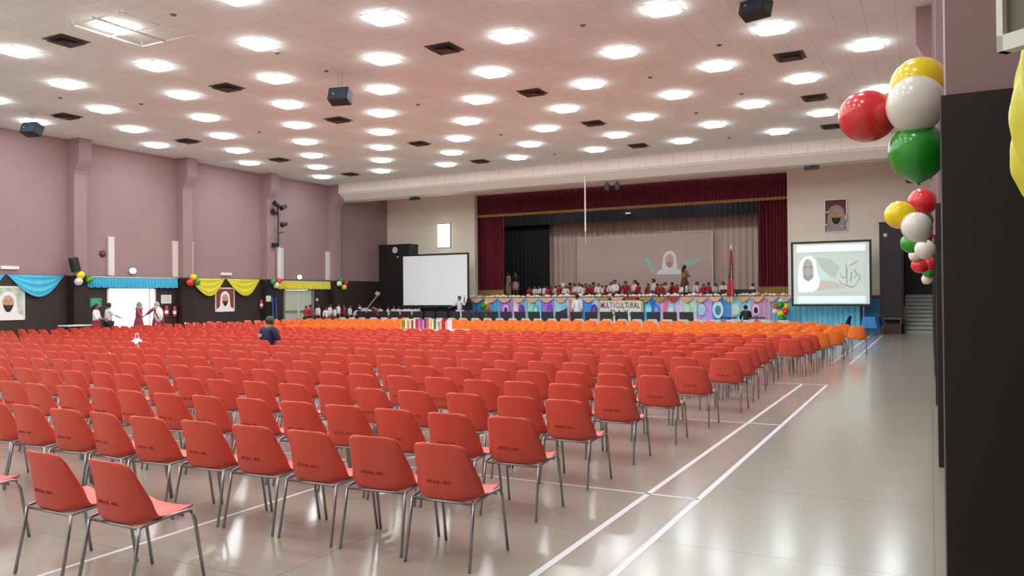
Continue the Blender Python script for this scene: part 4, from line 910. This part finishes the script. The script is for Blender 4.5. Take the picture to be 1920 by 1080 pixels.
x, z = atY(300, 590, 20.35); t = thing('white_backpack', 'white backpack with dark strap carried beside the bright doorway', 'bag', (x, 20.3, z)); MB().ball((0,0,0), .19, .13, .27).build('pack', PW, t, smooth=True); MB().tube([(-.1,-.1,.2),(.02,-.15,.05),(.12,-.1,-.15)], .02).build('strap', BLACK, t)
# seated man among the red chairs
_c = min((p for p in near), key=lambda p: abs(p[1]-13.05)*3+abs(p[0]+13.1))
t = person('man in navy polo shirt seated alone among the red chairs, seen from behind', pose='chair', shirt='#1c2a4c', lower='#20242e', arms='lap', H=1.70, loc=(_c[0], _c[1]+.27, 0), rz=-.05, haircol=mat('greying hair', '#3a3532', .6)); 
t.scale = (1.95, 1.8, 1.70)
MB().box(-.09, -.03, -.108, -.104, .50, .54).build('back_print', mat('white shirt print', '#9aa6b8', .7), t)

# ------------------------------------------------------------------ flag, tables, bags, books
x, z = atY(1371, 467, 36.9)
t = thing('flag_on_pole', 'red green white and black flag drooping on a tall white pole by the stage', 'flag', (x, 36.9, 0))
MB().tube([(0,0,0.02),(0,0,z)], .028).build('pole', OFFW, t); MB().lathe([(.02,z),(.06,z+.06),(.05,z+.14),(.01,z+.22)]).build('finial', WHITE, t); MB().lathe([(.22,0),(.2,.03),(.05,.06)]).build('base', GREYM, t)
def fl_(name, c, z0, z1, x0, x1, ph):
    w0, w1 = x0, x1
    def P(u, v): s = 1-v; return ((w0+(w1-w0)*u)*(.35+.65*s)+.02*math.sin(u*9+ph), -.05-.05*math.sin(u*PI*3+ph), z1-(z1-z0)*s-.05*u)
    MB().grid(P, 16, 8).build(name, mat('flag '+c, c, .7), t, smooth=True, solid=.004)
fl_('red_cloth', '#b5202e', z-.95, z-.02, -.09, .10, 0); fl_('green_cloth', '#2f6b4e', z-1.3, z-.6, -.13, -.02, 1); fl_('white_cloth', '#e0dcd6', z-1.45, z-.65, -.06, .05, 2); fl_('black_cloth', '#1b1b1f', z-1.35, z-.65, .02, .12, 3); fl_('lower_red_cloth', '#c0202f', z-2.1, z-1.1, -.22, .14, 4)
# book table
t = thing('folding_table', 'white topped table among the chairs carrying the row of books', 'table', (-13.3, 20.05, 0))
MB().box(-1.15, 1.15, -.3, .3, .71, .74).build('tabletop', WHITE, t, bevel=.005)
for sx in (-1.05, 1.05):
    for sy in (-.25, .25): MB().tube([(sx,sy,0),(sx,sy,.71)], .015).build('leg', STEEL, t)
bcs = ['#f0a030','#5a9a4a','#e8e4b0','#caa078','#efe0c4','#8a5a48','#ececec','#b02f5a','#e0708a','#7a5aa0','#e49ac0','#5a4aa0','#e86a3a','#d8d0a8','#efe8a0','#4a7a6a','#e4ecf2','#9ab0b4','#efc070','#b01f38','#e890a8','#e8e8e8']
cn = ['orange','green','cream','tan','ivory','brown','white','magenta','salmon','purple','pink','indigo','vermilion','khaki','pale yellow','dark teal','ice white','grey blue','amber','crimson','rose','plain white']
x = -14.35
for i, c in enumerate(bcs):
    w = R.uniform(.045, .09); h = R.uniform(.24, .33); x += w+R.uniform(.002, .02)
    tt = thing('book', '%s book standing upright on the white table, %s from the left' % (cn[i], ordw(i+1)), 'book', (x, 19.88, .74), R.uniform(-.1, .1), 'books on the table among the chairs')
    MB().box(-w/2, w/2, 0, .006, 0, h).box(-w/2, -w/2+.005, 0, .2, 0, h).box(w/2-.005, w/2, 0, .2, 0, h).build('cover', mat('book '+c, c, .5), tt); MB().box(-w/2+.006, w/2-.006, .007, .19, .006, h-.006).build('pages', PW, tt)
for px, lab in ((755, 'white plate at the left end of the book table'), (792, 'white plate near the middle of the book table')):
    xx = atY(px, 617, 19.82)[0]; tag(MB().lathe([(.09,0),(.14,.025),(.145,.03),(.1,.012)], c=(xx, 19.84, .74), n=20).build('plate', WHITE, smooth=True), lab, 'plate', 'white plates on the book table')
# blue covered table and blue chairs in the right corner
BLU = mat('blue table cloth', '#3f82cc', .7, noise=.05)
t = thing('small_table', 'small table in a bright blue cloth in the right corner', 'table', (-2.4, 35.45, 0))
t.scale = (.82, .82, 1); t.location.x = -2.22
def P(u, v):
    a = 2*PI*u; sq = 1/max(abs(math.cos(a)), abs(math.sin(a)), .75); r = .30*sq*(1+.35*(1-v)+.05*math.sin(9*a)*(1-v)); return (r*math.cos(a), r*math.sin(a), .3+.45*v)
MB().grid(P, 60, 6).prism([(.3*math.cos(a)/max(abs(math.cos(a)), abs(math.sin(a)), .75), .3*math.sin(a)/max(abs(math.cos(a)), abs(math.sin(a)), .75), .74) for a in [2*PI*i/40 for i in range(40)]], (0,0,.01)).build('tablecloth', BLU, t, smooth=True)
for sx in (-.22,.22):
    for sy in (-.22,.22): MB().tube([(sx,sy,0),(sx,sy,.74)], .015).build('leg', STEEL, t)
NVP = mat('navy plastic shell', '#1f2c52', .5); nv = None
for i, (x, y, rz, lab) in enumerate(((-3.15, 35.4, 1.4, 'navy plastic chair left of the small blue table'), (-1.62, 35.5, -1.2, 'navy plastic chair right of the small blue table'))):
    if nv is None: nv = joined(NVP, 'navy_shell_chair'); o = nv
    else: o = nv.copy(); COL.objects.link(o)
    o.location = (x, y, 0); o.rotation_euler = (0, 0, rz); tag(o, lab, 'chair', 'navy chairs by the blue table')
# keyboard stands / black music stands near the flag
for px, lab in ((1365, 'black flat stand left of the seated person near the flagpole'), (1418, 'black flat stand right of the seated person near the flagpole')):
    x, z = atY(px, 596, 33.2); t = thing('music_stand', lab, 'stand', (x, 33.3, 0), group='black stands near the flagpole')
    MB().box(-.32, .32, -.12, .12, z-.03, z+.03).build('tray', BLACK, t); MB().tube([(0,0,0.02),(0,0,z)], .02).build('post', BLACKM, t)
    for a in range(3): MB().tube([(0,0,.15),(.3*math.cos(a*2.09),.3*math.sin(a*2.09),.01)], .012).build('foot', BLACKM, t)
# white table by the left wall, bag on a chair
t = thing('low_white_table', 'small white topped table by the left wall under the speaker', 'table', (-26.75, 17.7, 0)); MB().box(-.3, .3, -.45, .45, .78, .82).build('tabletop', WHITE, t)
for sx in (-.25,.25):
    for sy in (-.4,.4): MB().tube([(sx,sy,0),(sx,sy,.78)], .015).build('leg', STEEL, t)

for px, w, lab in ((1369, .85, 'dark low box on the stage beside the flag'), (1399, .8, 'dark greenish low box on the stage right of the flag')):
    x, z = atY(px, 547, 38.3); t = thing('stage_box', lab, 'box', (x, 38.3, SZ)); MB().box(-w/2, w/2, -.15, .15, 0, .32).build('body', mat('dark box', '#23241c', .7), t, bevel=.01); MB().box(-w/2+.03, w/2-.03, -.155, -.15, .03, .29).build('front_grille', BLACK, t)
x, z = atY(1178, 400, 42.1); t = thing('border_lamp', 'small white lamp glinting on the black border drape above the backdrop', 'lamp', (x, 42.12, z)); MB().box(-.16, .16, -.08, 0, -.05, .05).build('housing', GREYM, t); MB().box(-.13, .13, -.09, -.08, -.03, .03).build('lens', PW, t)
_c = min(near, key=lambda p: abs(p[1]-11.7)*3+abs(p[0]+atY(255, 655, 11.9)[0]*-1))
t = thing('plastic_bag', 'white and blue striped plastic bag resting on a red chair', 'bag', (_c[0], _c[1]+.25, .44)); t.scale = (1.25, 1.25, 1.2); q = MB().ball((0,0,.16), .15, .10, .17, 14, 9)
q.v = [(a+.008*math.sin(c*40), b+.008*math.sin(a*40), c) for a, b, c in q.v]; q.build('sack', mat('white bag plastic', '#dfe6ee', .35), t, smooth=True)
for a in (.0, .06, .12): MB().box(a-.008, a+.008, -.102, -.092, .1, .24).build('stripe', mat('blue stripe', '#4a6fb0', .5), t)
MB().tube([(-.05,0,.3),(-.03,0,.42),(.03,0,.42),(.05,0,.3)], .008).build('handle', PW, t)

for px, py, yy in ((547, 640, 13.05), (603, 641, 13.05), (641, 642, 14.3), (170, 668, 10.28), (100, 678, 10.28)):
    X0 = atY(px, py, yy)[0]; _d = min(near, key=lambda p: abs(p[1]-yy)*3+abs(p[0]-X0))
    t = thing('water_bottle', 'small clear white capped water bottle left on a red chair, %s from the left' % {100: 'first', 170: 'second', 547: 'third', 603: 'fourth', 641: 'last'}[px], 'bottle', (_d[0]+.1, _d[1]+.22, .425), group='bottles left on red chairs')
    MB().lathe([(.02,0),(.033,.01),(.034,.13),(.026,.16),(.013,.19),(.013,.2)]).build('bottle_body', mat('milky bottle plastic', '#dfe3e8', .25), t, smooth=True); MB().lathe([(.016,.2),(.016,.222)]).build('cap', WHITE, t)
# jib-mounted camera by the left crowd
x, z = atY(686, 582, 33.95); x2, z2 = atY(712, 548, 33.95)
t = thing('camera_crane', 'pale jib arm with camera and struts standing against the dark wall', 'camera crane', (x, 33.95, 0))
MB().tube([(0,0,z),(x2-x,0,z2)], .035).build('arm', mat('pale metal', '#b5afa8', .4, .2), t); MB().tube([(0,0,z),(0,0,.9)], .03).build('post', BLACKM, t)
for a in range(3): MB().tube([(0,0,.95),(.28*math.cos(a*2.09),.28*math.sin(a*2.09),0)], .018).build('leg', BLACKM, t)
MB().cbox((-.02,-.05,z), .3, .16, .26).build('counterweight', mat('pale casing', '#cfc8c0', .5), t, bevel=.03)
MB().cbox((x2-x-.12,-.03,z2-.08), .22, .16, .16, Matrix.Rotation(.6, 3, 'Y')).build('camera_body', mat('grey casing', '#a9a9a9', .5), t, bevel=.02)
MB().tube([(.45,0,1.25+z-1.1),(.85,0,z+.02)], .04).build('brace', mat('pink grey casing', '#a58a88', .5), t)
